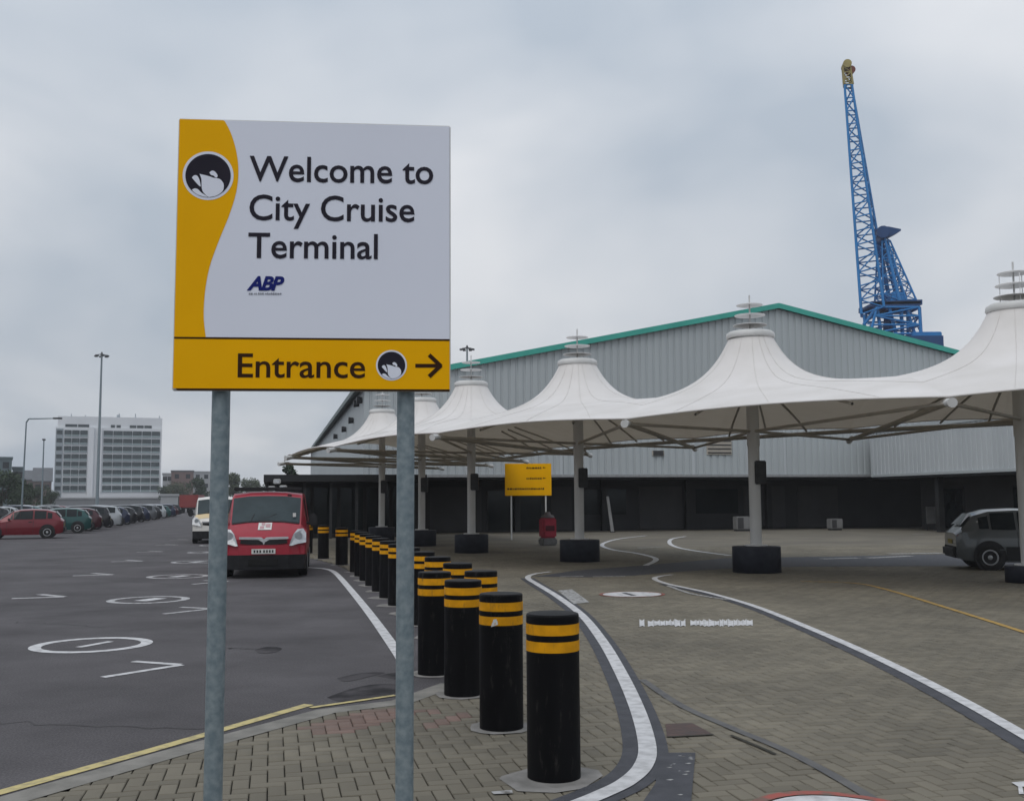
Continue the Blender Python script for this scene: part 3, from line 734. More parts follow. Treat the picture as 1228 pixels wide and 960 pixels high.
MB().tube(cp(1065, 372), cp(1065, 420), 0.45, 0.8, 16).build('slew_column', M_craned, crane)
MB().box(tuple(cp(1084, 414, -3)), tuple(cp(1118, 402, 3)), 0.1).build('machine_house', M_crane, crane)
for sx in (-5, 5):
    for sy in (-5, 5):
        MB().tube((sx*.5, sy*.5, 21), (sx, sy, 0), 0.6, 0.7, 8).build('portal_leg', M_crane, crane)
MB().box((-5.5, -5.5, 19.5), (5.5, 5.5, 21.2)).build('portal_deck', M_craned, crane)
tipm = lattice('jib_tip', [cp(1011, 103, -.6), cp(1021, 103, -.6), cp(1023, 103, .6), cp(1014, 103, .6)],
        [cp(1009, 82, -.6), cp(1018, 82, -.6), cp(1021, 82, .6), cp(1012, 82, .6)], 3, 0.14, 0.09, M_cranetip)
MB().tube(cp(1014, 79, -.8), cp(1016, 79, .8), 0.55, n=14).build('tip_sheave', M_cranetip, crane)
MB().tube(cp(1020, 85, -.5), cp(1020, 85, .5), 0.5, n=12).build('tip_sheave', mat('rusty_red', (0.2, 0.06, 0.04)), crane)

# ================================================================== BOLLARDS
def bollard_tree():
    t = empty('bollard')
    rb, hb = 0.165, 1.0
    m = MB().lathe([(rb, 0), (rb, hb-0.012)], n=44); m.lathe([(rb, hb-0.012), (rb-0.004, hb-0.003), (rb-0.012, hb)], n=44)
    m.lathe([(rb-0.012, hb), (rb*.5, hb+0.006), (0.0, hb+0.008)], n=44); m.build('post', M_black, t)
    for z1 in (0.941, 0.838):
        m = MB().lathe([(rb+0.002, z1-0.064), (rb+0.002, z1)], n=44); m.lathe([(rb-.001, z1), (rb+0.002, z1)], n=44); m.build('reflective_band', M_band, t)
    rj = random.Random(2); n = 14; pts = []
    for k in range(n):
        th = 2*math.pi*k/n; r = rb + 0.075 + rj.uniform(-0.02, 0.03)
        pts.append((r*math.cos(th), r*math.sin(th), 0.006))
    MB().poly(pts).build('concrete_collar', M_conc, t)
    return t
bproto = bollard_tree(); first = [True]
ordn = ['first', 'second', 'third', 'fourth', 'fifth', 'sixth', 'seventh', 'eighth', 'ninth', 'tenth', 'eleventh', 'twelfth', 'thirteenth', 'fourteenth', 'fifteenth', 'sixteenth']
def put_bollard(x, y, lab):
    o = bproto if first[0] else copy_tree(bproto); first[0] = False
    o.location = (x, y, 0); o.rotation_euler = (random.gauss(0, .006), random.gauss(0, .006), random.uniform(0, 6.28)); tag(o, lab, 'bollard', 'black and yellow bollards'); return o
def base_at(px_, py_):      # front foot of the post -> centre
    q = G(px_, py_); return q + Vector((q.x, q.y, 0)).normalized() * 0.165
A = [base_at(664.5, 940), base_at(601.5, 878), base_at(555, 836.5), base_at(521, 811)]
b1 = put_bollard(A[0].x, A[0].y, 'nearest and largest black bollard with two yellow bands beside white curved line')
b2 = put_bollard(A[1].x, A[1].y, 'black bollard with torn white sticker on lower yellow band, second from camera')
put_bollard(A[2].x, A[2].y, 'third black bollard from the camera, in the short front row')
put_bollard(A[3].x, A[3].y, 'fourth black bollard from the camera, at the kerb corner')
b2.rotation_euler = (0, 0, 0)
m = MB(); cth = -math.pi/2 - 0.28
for k, (a0, a1, z0, z1) in enumerate(((-.10, .12, .79, .825), (-.16, .02, .765, .80), (.02, .16, .775, .812))):
    m.add([(0.170*math.cos(cth+t_), 0.170*math.sin(cth+t_), z) for t_, z in ((a0, z0), (a1, z0+.01), (a1-.03, z1), (a0+.05, z1-.004))], [(0, 1, 2, 3)])
m.build('torn_sticker', M_plate, b2)
o = MB().poly([(0.36*math.cos(t_)+.03, 0.30*math.sin(t_), 0.0052) for t_ in [2*math.pi*k/9+.3*math.sin(k*3) for k in range(9)]]).build('concrete_footing', M_conc, b1)
B0 = G(577, 684, 1.0); B1 = AT(428, 640, 25.5); B1.z = 0; B0.z = 0
nB = 12
for k in range(nB):
    q = B0.lerp(B1, k/(nB-1)); put_bollard(q.x, q.y, f'{ordn[k]} black and yellow bollard from the near end of the long rear row')
for k, (px_, yy) in enumerate(((410, 28.5), (388, 31.6), (369, 35.0))):
    q = AT(px_, 640, yy); put_bollard(q.x, q.y, ['bollard just left of the corner of the long row', 'middle bollard of the three right of the red van', 'bollard closest to the red van headlight'][k])

# ================================================================== BIG SIGN
PL = AT(206, 468, 5.72); PR = AT(540.5, 468.3, 5.72*1.0255)
uu = Vector((PR.x-PL.x, PR.y-PL.y, 0)); SW = uu.length; su = uu.normalized(); sn = Vector((su.y, -su.x, 0))   # sn faces the viewer
SO = Vector((PL.x, PL.y, 0))
sign = empty('welcome_sign', SO, math.atan2(su.y, su.x))
tag(sign, 'large white and yellow welcome sign panel on two galvanised posts', 'sign')
def SL(px_, py_):
    d = ray(px_, py_); t = (SO - CAM).dot(sn) / d.dot(sn); p = CAM + d*t
    return Vector(((p-SO).dot(su), 0, p.z))
zb = SL(206, 468).z; zt = SL(213, 142).z
zt = (SL(213, 142.5).z + SL(539, 150).z) / 2
TH = 0.035
panel = MB().box((0, 0, zb), (SW, TH, zt), 0.006).build('panel', mat('panel_edge', (0.62, 0.62, 0.6), (0.5, 0.5, 0.48), 3, 0.5), sign)
zd = SL(370, 406.5).z; e_ = 0.006
def sheet(name, pts, m, y, par): return MB().poly([(q[0], y, q[1]) for q in pts]).build(name, m, par)
sheet('white_face', [(e_, zd), (SW-e_, zd), (SW-e_, zt-e_), (e_, zt-e_)], M_swhite, -0.0015, panel)
cv = [SL(*q) for q in ((268, 142.5), (277, 160), (283.5, 182), (286, 205), (283.5, 230), (275, 258), (262, 290), (251.5, 320), (246, 350), (244.5, 380), (247, 406))]
cv = smooth_path(cv, 5); cv = [(q.x, min(q.z, zt-e_)) for q in cv]; cv[0] = (cv[0][0], zt-e_); cv[-1] = (cv[-1][0], zd)
sheet('yellow_wave', [(e_, zd)] + [(e_, zt-e_)] + cv, M_syel, -0.003, panel)
sheet('entrance_strip', [(e_, zb+0.012), (SW-e_, zb+0.012), (SW-e_, zd-0.004), (e_, zd-0.004)], M_syel, -0.003, panel)
sheet('bottom_trim', [(0.03, zb+0.001), (SW-e_, zb+0.001), (SW-e_, zb+0.0118), (0.02, zb+0.0118)], M_brown, -0.003, panel)
sheet('divider_line', [(e_, zd-0.004), (SW-e_, zd-0.004), (SW-e_, zd+0.006), (e_, zd+0.006)], M_brown, -0.0045, panel)
for px_ in (261.5, 486.5):
    q = SL(px_, 480); x = q.x
    po = MB().tube((x, TH+0.056, -0.1), (x, TH+0.056, zt-0.12), 0.0505, n=28).build('post', M_galv, sign)
    for zz in (zb+0.15, (zb+zt)/2, zt-0.2):
        MB().box((x-0.09, TH+.001, zz-0.02), (x+0.09, TH+0.02, zz+0.02)).build('clamp', M_galv, po)
    rj = random.Random(int(px_)); n = 10
    MB().poly([(x + (0.22+rj.uniform(-.03, .05))*math.cos(2*math.pi*k/n), TH+0.056+(0.17+rj.uniform(-.02, .03))*math.sin(2*math.pi*k/n), 0.006) for k in range(n)]).build('concrete_footing', M_conc, po)
# lettering
def text_pts(s, bold=0.0, shear=0.0, sp=1.0):
    cu = bpy.data.curves.new('lettering', 'FONT'); cu.body = s; cu.offset = bold; cu.shear = shear; cu.space_character = sp; cu.resolution_u = 4
    ob = bpy.data.objects.new('lettering', cu); COL.objects.link(ob)
    dg = bpy.context.evaluated_depsgraph_get(); dg.update()
    me = bpy.data.meshes.new_from_object(ob.evaluated_get(dg))
    bpy.data.objects.remove(ob); bpy.data.curves.remove(cu)
    vs = [v.co.copy() for v in me.vertices]; fs = [list(f.vertices) for f in me.polygons]
    bpy.data.meshes.remove(me)
    return vs, fs
capref, _ = text_pts('E'); CAPH = max(v.y for v in capref)
def put_text(s, a, b, caph_px, m, par, y, bold=0.0, shear=0.0, sp=1.0, name='lettering'):
    """a, b: left and right pixel of the baseline"""
    vs, fs = text_pts(s, bold, shear, sp)
    p, q = SL(*a), SL(*b); x0 = min(v.x for v in vs); x1 = max(v.x for v in vs)
    h = SL(a[0], a[1]-caph_px).z - p.z
    sx = (q.x - p.x) / (x1 - x0); sy = h / CAPH
    pts = [(p.x + (v.x-x0)*sx, y, p.z + (q.z-p.z)*(v.x-x0)/(x1-x0) + v.y*sy) for v in vs]
    return MB().add(pts, fs).build(name, m, par)
YT = -0.0045
put_text('Welcome to', (299, 217), (519.5, 220.5), 29.5, M_ink, panel, YT, 0.010)
put_text('City Cruise', (299, 263.5), (497, 266), 29.5, M_ink, panel, YT, 0.010)
put_text('Terminal', (297.5, 309), (453, 310.5), 29.5, M_ink, panel, YT, 0.010)
put_text('Entrance', (285, 452), (438, 453), 28, M_brown, panel, YT, 0.010)
put_text('ABP', (296, 347.5), (341, 347.8), 15.5, M_blueink, panel, YT, 0.038, 0.3, 0.9)
m = MB(); rt = random.Random(3); x = 298.5
while x < 337:
    w = rt.uniform(1.2, 2.6); a = SL(x, 353.3); b = SL(x+w, 351.6 - rt.uniform(0, .5)); x += w + rt.choice((.6, .6, 1.5))
    m.add([(a.x, YT, a.z), (b.x, YT, a.z), (b.x, YT, b.z), (a.x, YT, b.z)], [(0, 1, 2, 3)])
m.build('small_print', M_greyink, panel)
# round emblem: dark disc with a white breaking-wave shape
def emblem(cx, cy, r):
    c = SL(cx, cy); rad = SL(cx+r, cy).x - c.x
    disc = lambda rr: [(c.x+rr*math.cos(2*math.pi*k/48), c.z+rr*math.sin(2*math.pi*k/48)) for k in range(48)]
    o = sheet('emblem', disc(rad), M_swhite, -0.0045, panel)
    sheet('emblem_disc', disc(rad*0.89), M_ink, -0.006, o)
    s = rad*0.89/312.0
    shapes = [[(362,468),(400,478),(450,488),(510,505),(560,522),(640,535),(690,590),(700,640),(690,700),(650,745),(590,780),(520,797),(488,797),(445,760),(410,715),(395,650),(392,560),(380,510)],
              [(258,525),(285,495),(320,490),(345,515),(368,570),(382,650),(345,625),(305,580)],
              [(497,445),(530,420),(565,425),(600,462),(612,497),(590,520),(555,490),(520,480)],
              [(262,700),(300,680),(345,690),(390,735),(450,775),(478,797),(430,795),(350,770),(295,735)]]
    for sh in shapes:
        pts = [Vector((c.x+(x-480)*s, 0, c.z-(y-490)*s)) for x, y in sh]
        sheet('emblem_wave', [(q.x, q.z) for q in smooth_path(pts + [pts[0]], 3)[:-1]], M_swhite, -0.0075, o)
emblem(249.8, 211, 30.5)
emblem(469.5, 438, 18.5)
m = MB()
def bar(a, b, w):
    p, q = SL(*a), SL(*b); d = (q-p).normalized(); n = Vector((-d.z, 0, d.x))*w/2
    return [(p+n), (q+n), (q-n), (p-n)]
wpx = SL(300, 440).x - SL(295.2, 440).x
for k, (a, b) in enumerate((((498, 438.5), (526, 438.5)), ((514.5, 425.5), (529, 439.2)), ((514.5, 451.5), (529, 437.8)))):
    m.add([(v.x, YT - 0.0006*k, v.z) for v in bar(a, b, wpx*(1.0 if k == 0 else 1.05))], [(0, 1, 2, 3)])
m.build('arrow', M_brown, panel)

# ================================================================== SMALL YELLOW SIGN, BIN
q = G(613, 647); s2 = empty('direction_sign', q, 0.1)
tag(s2, 'small yellow direction sign on two thin posts under the canopies', 'sign')
sc = q.y / FPX; s2w = 56*sc; z0 = AT(634, 594, q.y).z; z1 = AT(634, 555.5, q.y).z; xl = -7*sc
pan = MB().box((xl, 0, z0), (xl+s2w, 0.04, z1), 0.01).build('panel', M_syel, s2)
for x in (0.02, xl+s2w-0.25):
    MB().tube((x, 0.075, 0), (x, 0.075, z0+0.3), 0.035, n=12).build('post', M_mast, s2)
rt = random.Random(8)
for row, (x0, x1) in enumerate(((0.95, 1.55), (0.95, 1.6), (0.1, 1.7))):
    x = x0
    zc_ = z1 - (0.23, 0.68, 1.12)[row]*(z1-z0)/1.37
    while x < x1:
        w = rt.uniform(0.04, 0.11)
        MB().poly([(xl+x, -0.004, zc_), (xl+x+w, -0.004, zc_), (xl+x+w, -0.004, zc_+0.07+rt.uniform(0, .03)), (xl+x, -0.004, zc_+0.07)]).build('faded_lettering', M_brown, pan)
        x += w + 0.03
    if row < 2:
        MB().poly([(xl+1.68, -0.004, zc_+.02), (xl+1.82, -0.004, zc_+.055), (xl+1.68, -0.004, zc_+.09)]).build('arrow', M_brown, pan)
q = G(657, 653.5); bn = empty('litter_bin', q, 0.35); tag(bn, 'red and grey rounded litter bin beside the small yellow sign', 'bin')
MB().box((-0.30, -0.26, 0), (0.30, 0.26, 0.28), 0.05).build('bin_base', mat('bin_grey', (0.16, 0.16, 0.16)), bn)
MB().box((-0.28, -0.24, 0.28), (0.28, 0.24, 1.05), 0.06).build('bin_body', mat('bin_red', (0.36, 0.035, 0.06), (0.3, 0.03, 0.05)), bn)
MB().box((-0.18, -0.262, 0.55), (0.18, -0.238, 0.75), 0.008).build('bin_opening', mat('bin_dark', (0.09, 0.012, 0.02)), bn)
MB().lathe([(0.27, 1.04), (0.24, 1.12), (0.12, 1.16), (0.1, 1.26), (0, 1.27)], n=24).build('bin_lid', mat('bin_grey2', (0.12, 0.10, 0.10)), bn)

# ================================================================== VEHICLES
def loft(secs):
    """secs: list of (x, [(y, z) ... half profile from sill to centre line]); mirrored shell"""
    m = MB(); np_ = len(secs[0][1]); rows = []
    for x, pr in secs:
        rows.append([(x, -y, z) for y, z in pr] + [(x, y, z) for y, z in pr[::-1][1:]])
    n = len(rows[0]); vs = [v for r in rows for v in r]; fs = []
    for i in range(len(rows)-1):
        for j in range(n-1): fs.append((i*n+j, (i+1)*n+j, (i+1)*n+j+1, i*n+j+1))
    m.add(vs, fs, True)
    for i, rev in ((0, True), (len(rows)-1, False)):
        f = list(range(i*n, i*n+n)); m.f.append(f if not rev else f[::-1]); m.sm.append(False)
    # floor
    for i in range(len(rows)-1):
        m.f.append([i*n, i*n+n-1, (i+1)*n+n-1, (i+1)*n]); m.sm.append(False)
    return m
def quad_on(secs, i0, i1, j, side, ins=(0.06, 0.06, 0.08, 0.08), off=0.022):
    """window patch between stations i0..i1 on profile strip j..j+1"""
    def P(i, jj):
        x, pr = secs[i]; y, z = pr[jj]; return Vector((x, y*side, z))
    a, b, c, d = P(i0, j), P(i1, j), P(i1, j+1), P(i0, j+1)
    def bil(u, v): return a.lerp(b, u).lerp(d.lerp(c, u), v)
    u0, u1, v0, v1 = ins[0], 1-ins[1], ins[2], 1-ins[3]
    pts = [bil(u0, v0), bil(u1, v0), bil(u1, v1), bil(u0, v1)]
    nn = (pts[1]-pts[0]).cross(pts[3]-pts[0]).normalized()
    if nn.y*side < 0: nn = -nn
    return [p + nn*off for p in pts]
def wheels(root, xs, hw, r=0.30, w=0.20):
    for x in xs:
        for s in (-1, 1):
            MB().tube((x, s*(hw-0.14), r+0.035), (x, s*(hw+0.004), r+0.035), r+0.06, n=24).build('wheel_arch', M_plastic, root)
            wh = MB().lathe([(r*0.62, -w/2), (r*0.93, -w/2), (r, -w/2+0.03), (r, w/2-0.03), (r*0.93, w/2), (r*0.62, w/2), (r*0.62, -w/2)], n=24)
            wh.v = [(x+a, s*(hw-w/2+0.02)+c*s, r+b) for a, b, c in wh.v]
            wo = wh.build('wheel', M_tyre, root)
            rm = MB().lathe([(0, 0.03), (r*0.15, 0.035), (r*0.2, 0.005), (r*0.5, 0.012), (r*0.62, 0.04), (r*0.64, 0.0), (r*.64, -0.1)], n=20)
            rm.v = [(x+a, s*(hw-0.03+0.02)+c*s, r+b) for a, b, c in rm.v]
            rm.build('rim', M_rim, wo)
            for k in range(5):
                th = 2*math.pi*k/5
                MB().box((x+math.cos(th)*r*.38-.03, min(s*(hw+.008), s*(hw+.016)), r+math.sin(th)*r*.38-.03), (x+math.cos(th)*r*.38+.03, max(s*(hw+.008), s*(hw+.016)), r+math.sin(th)*r*.38+.03)).build('rim_slot', M_tyre, wo)
def make_car(kind='hatch', paint=None, detailed=True, trim=False):
    root = empty('parked_car')
    if kind == 'hatch':     # front at x = 0
        L_ = 3.8; hw = 0.82
        secs = [(0.00, [(.60, .34), (.64, .46), (.62, .58), (.50, .64), (.25, .66), (0, .67)]),
                (0.12, [(.74, .24), (.78, .45), (.74, .64), (.62, .72), (.3, .745), (0, .75)]),
                (0.95, [(.78, .19), (.82, .48), (.79, .80), (.66, .90), (.33, .93), (0, .94)]),
                (1.55, [(.78, .19), (.82, .48), (.79, .88), (.58, 1.30), (.30, 1.35), (0, 1.36)]),
                (1.85, [(.78, .19), (.82, .48), (.79, .89), (.57, 1.38), (.30, 1.42), (0, 1.43)]),
                (2.45, [(.78, .19), (.82, .48), (.79, .90), (.57, 1.40), (.30, 1.44), (0, 1.45)]),
                (3.05, [(.78, .19), (.82, .48), (.79, .91), (.56, 1.37), (.30, 1.41), (0, 1.42)]),
                (3.38, [(.77, .20), (.81, .48), (.78, .92), (.55, 1.27), (.30, 1.31), (0, 1.32)]),
                (3.66, [(.75, .24), (.79, .48), (.76, .88), (.62, .97), (.32, .99), (0, 1.0)]),
                (3.80, [(.68, .32), (.72, .48), (.69, .78), (.58, .84), (.3, .86), (0, .86)])]
        wins = [(3, 4, (.05, .02, .1, .1)), (4, 5, (.0, .06, .08, .1)), (5, 6, (.06, .06, .08, .1)), (6, 7, (.06, .30, .12, .22))]
        ws = (2, 3); rg = (7, 8); wx = (0.72, 3.08)
    else:                   # estate / people carrier
        L_ = 4.3; hw = 0.86
        secs = [(0.00, [(.62, .36), (.68, .48), (.66, .62), (.52, .70), (.25, .72), (0, .73)]),
                (0.12, [(.77, .25), (.82, .46), (.78, .70), (.66, .80), (.3, .83), (0, .84)]),
                (0.95, [(.81, .20), (.86, .50), (.83, .86), (.68, .98), (.33, 1.01), (0, 1.02)]),
                (1.60, [(.81, .20), (.86, .50), (.83, .93), (.62, 1.42), (.30, 1.47), (0, 1.48)]),
                (1.90, [(.81, .20), (.86, .50), (.83, .94), (.61, 1.50), (.30, 1.54), (0, 1.55)]),
                (2.60, [(.81, .20), (.86, .50), (.83, .95), (.61, 1.52), (.30, 1.57), (0, 1.58)]),
                (3.30, [(.81, .20), (.86, .50), (.83, .96), (.60, 1.50), (.30, 1.54), (0, 1.55)]),
                (3.95, [(.80, .21), (.85, .50), (.82, .97), (.58, 1.42), (.30, 1.46), (0, 1.47)]),
                (4.20, [(.78, .25), (.83, .50), (.80, .92), (.66, 1.0), (.32, 1.03), (0, 1.04)]),
                (4.30, [(.72, .33), (.76, .50), (.73, .82), (.6, .88), (.3, .9), (0, .9)])]
        wins = [(3, 4, (.05, .02, .1, .1)), (4, 5, (.0, .05, .08, .1)), (5, 6, (.05, .0, .08, .1)), (6, 7, (.06, .12, .1, .12))]
        ws = (2, 3); rg = (7, 8); wx = (0.78, 3.45)
    body = loft(secs).build('body', paint, root); body.data.set_sharp_from_angle(angle=R(26))
    body.data.materials.clear(); body.data.materials.append(None); body.material_slots[0].link = 'OBJECT'; body.material_slots[0].material = paint
    for s in (-1, 1):
        for i0, i1, ins in wins:
            MB().poly(quad_on(secs, i0, i1, 2, s, ins)).build('side_window', M_glass, root)
        # door quarter glass ahead of the pillar
        x0, p0 = secs[2]; x1, p1 = secs[3]
        MB().poly([(x0+.32, s*(p0[2][0]-.05), p0[2][1]+.12), (x1-.03, s*(p1[2][0]-.015), p1[2][1]+.05), (x1-.03, s*(p1[3][0]+.03), p1[3][1]-.06)]).build('side_window', M_glass, root)
    def at_x(x, k):
        for (xa, pa), (xb, pb) in zip(secs[:-1], secs[1:]):
            if xa <= x <= xb:
                f = (x-xa)/(xb-xa); return (pa[k][0]+(pb[k][0]-pa[k][0])*f, pa[k][1]+(pb[k][1]-pa[k][1])*f)
    for s in (-1, 1):
        for x in (secs[2][0]+.33, secs[5][0]):
            m = MB(); P = [at_x(x, k) for k in (0, 1, 2)]
            for (ya, za), (yb, zb_) in zip(P[:-1], P[1:]):
                m.poly([(x-.008, s*(ya+.004), za+.04), (x+.008, s*(ya+.004), za+.04), (x+.008, s*(yb+.004), zb_), (x-.008, s*(yb+.004), zb_)])
            m.build('door_gap', M_plastic, root)
        hx = secs[5][0]-.22; yh, zh = at_x(hx, 2)
        y0, y1 = sorted((s*(yh-.02), s*(yh+.03)))
        MB().box((hx, y0, zh-.10), (hx+.16, y1, zh-.065), .008).build('door_handle', M_plastic, root)
    def top_patch(i, j, name, f0, f1, lift=0.03):
        (xa, pa), (xb, pb) = secs[i], secs[j]; m = MB(); vs = []
        for f in (f0, f1):
            x = xa+(xb-xa)*f
            row = [(pa[k][0]+(pb[k][0]-pa[k][0])*f, pa[k][1]+(pb[k][1]-pa[k][1])*f) for k in (3, 4, 5)]
            row[0] = (row[0][0]*0.93, row[0][1]+0.004)
            dxo = -0.035 if name == 'windscreen' else 0.05
            vs += [(x+dxo, -y, z+lift) for y, z in row] + [(x+dxo, y, z+lift) for y, z in row[::-1][1:]]
        m.add(vs, [(k, k+1, 6+k-1+0, 5+k) for k in range(0)] + [(k, k+1, 5+k+1, 5+k) for k in range(4)])
        return m.build(name, M_glass, root)
    top_patch(*ws, 'windscreen', 0.06, 0.97); top_patch(*rg, 'rear_window', 0.06, 0.86)
    wheels(root, wx, hw-0.005)
    for s in (-1, 1):
        y0, y1 = sorted((s*0.40, s*0.70))
        MB().box((-0.015+0.02, y0, .50), (0.10, y1, .62), 0.02).build('headlight', M_lamp, root)
        y0, y1 = sorted((s*0.54, s*0.715))
        MB().box((L_-0.20, y0, .58), (L_-0.025, y1, .84), 0.02).build('tail_light', M_tail, root)
        MB().box((1.32, min(s*(hw-.02), s*(hw+.14)), .88), (1.42, max(s*(hw-.02), s*(hw+.14)), 1.0), 0.03).build('wing_mirror', M_plastic, root)
        if trim:
            y0, y1 = sorted((s*(hw-.05), s*(hw+.012)))
            MB().box((1.05, y0, .24), (2.72, y1, .55), .01).build('side_trim', M_plastic, root)
    MB().box((-0.05, -.62, .26), (0.10, .62, .47), 0.05).build('bumper', M_plastic, root)
    MB().box((L_-0.14, -.70, .28), (L_+0.07, .70, .55), 0.05).build('bumper', M_plastic, root)
    MB().box((L_+0.002, -.26, .60), (L_+.012, .26, .71)).build('number_plate', mat('plate_yellow', (.3, .24, .06)), root)
    return root, body
def paint_mat(name, c, met=0.2):
    return mat('paint_'+name, c, tuple(x*.93 for x in c), 2, 0.32, metal=met, coat=0.6)
cols = {'red': (0.15, 0.008, 0.016), 'green': (0.012, 0.065, 0.062), 'maroon': (0.055, 0.012, 0.018), 'black': (0.012, 0.012, 0.015), 'silver': (0.38, 0.40, 0.42), 'gunmetal': (0.09, 0.098, 0.102),
        'navy': (0.014, 0.020, 0.05), 'grey': (0.09, 0.095, 0.105), 'white': (0.6, 0.6, 0.6), 'blue': (0.02, 0.06, 0.16), 'teal': (0.03, 0.11, 0.12)}
protos = {}
def car_at(rear_c, heading, col, kind, lab, group, trim=False):
    """rear_c: ground point under the tail; heading: unit vector the bonnet points to"""
    key = (kind, trim); pm = paint_mat(col, cols[col])
    if key not in protos:
        root, body = make_car(kind, pm, trim=trim); protos[key] = root
    else:
        root = copy_tree(protos[key])
    for c in root.children:
        if c.name.startswith('body'): c.material_slots[0].material = pm
    L_ = 3.8 if kind == 'hatch' else 4.3
    a = math.atan2(-heading.y, -heading.x)        # local +x points from bonnet to tail
    root.rotation_euler = (0, 0, a)
    fr = Vector((rear_c.x, rear_c.y, 0)) + heading * L_
    root.location = (fr.x, fr.y, 0)
    tag(root, lab, 'car', group); return root
hd = Vector((-1, -0.36, 0)).normalized()
row = [('red', 'hatch', 52.3, 'dark red hatchback side-on at the near end of the car park row'),
       ('green', 'hatch', 61.0, 'dark teal green hatchback directly behind the red hatchback in the row'),
       ('maroon', 'hatch', 65.0, 'dark maroon hatchback third in the front row after the red hatchback'),
       ('black', 'estate', 69.0, 'black people carrier fourth in the front row, left of the silver car'),
       ('silver', 'estate', 74.5, 'bright silver people carrier in the middle of the front row'),
       ('navy', 'hatch', 79.5, 'navy hatchback directly right of the silver people carrier'),
       ('black', 'hatch', 84.0, 'black hatchback second to the right of the silver people carrier')]
def row_pt(y, off=0): return Vector((-22.35 - 0.245*(y-52.3) + off, y, 0))
for c, kd, y, lab in row: car_at(row_pt(y), hd, c, kd, lab, 'cars parked in the front row')
rc = random.Random(11); y = 89.0; k = 7
while y < 165 and k < 16:
    c = ['black', 'navy', 'grey', 'black', 'silver', 'green', 'navy', 'maroon', 'black'][k-7]
    car_at(row_pt(y), hd, c, ('hatch', 'estate')[k % 2], f'{c} car {ordn[k]} in the front row counting from the red hatchback', 'cars parked in the front row')
    y += rc.choice((4.6, 5.2, 6.5)) ; k += 1
for off, ya, n_, g_ in ((-11, 74, 11, 'second'), (-17, 90, 9, 'third')):
    y = ya
    for k in range(n_):
        c = ['blue', 'teal', 'grey', 'black', 'silver', 'navy', 'teal', 'grey', 'black', 'red', 'navy'][k]
        car_at(row_pt(y, off), hd if off == -11 else -hd, c, rc.choice(['hatch', 'estate']),
               f'{c} car {ordn[k]} from the left in the {g_} row, glimpsed over nearer cars', f'cars parked in the {g_} row')
        y += rc.choice((3.6, 4.5, 5.8))
# silver hatchback at right: tail towards the left
sp = G(1140, 684); sv = car_at(Vector((sp.x+0.42, sp.y+0.95, 0)), Vector((1.0, -0.22, 0)).normalized(), 'gunmetal', 'hatch', 'silver grey hatchback seen from its tail at the right edge under canopy', 'vehicles on the forecourt', trim=True)

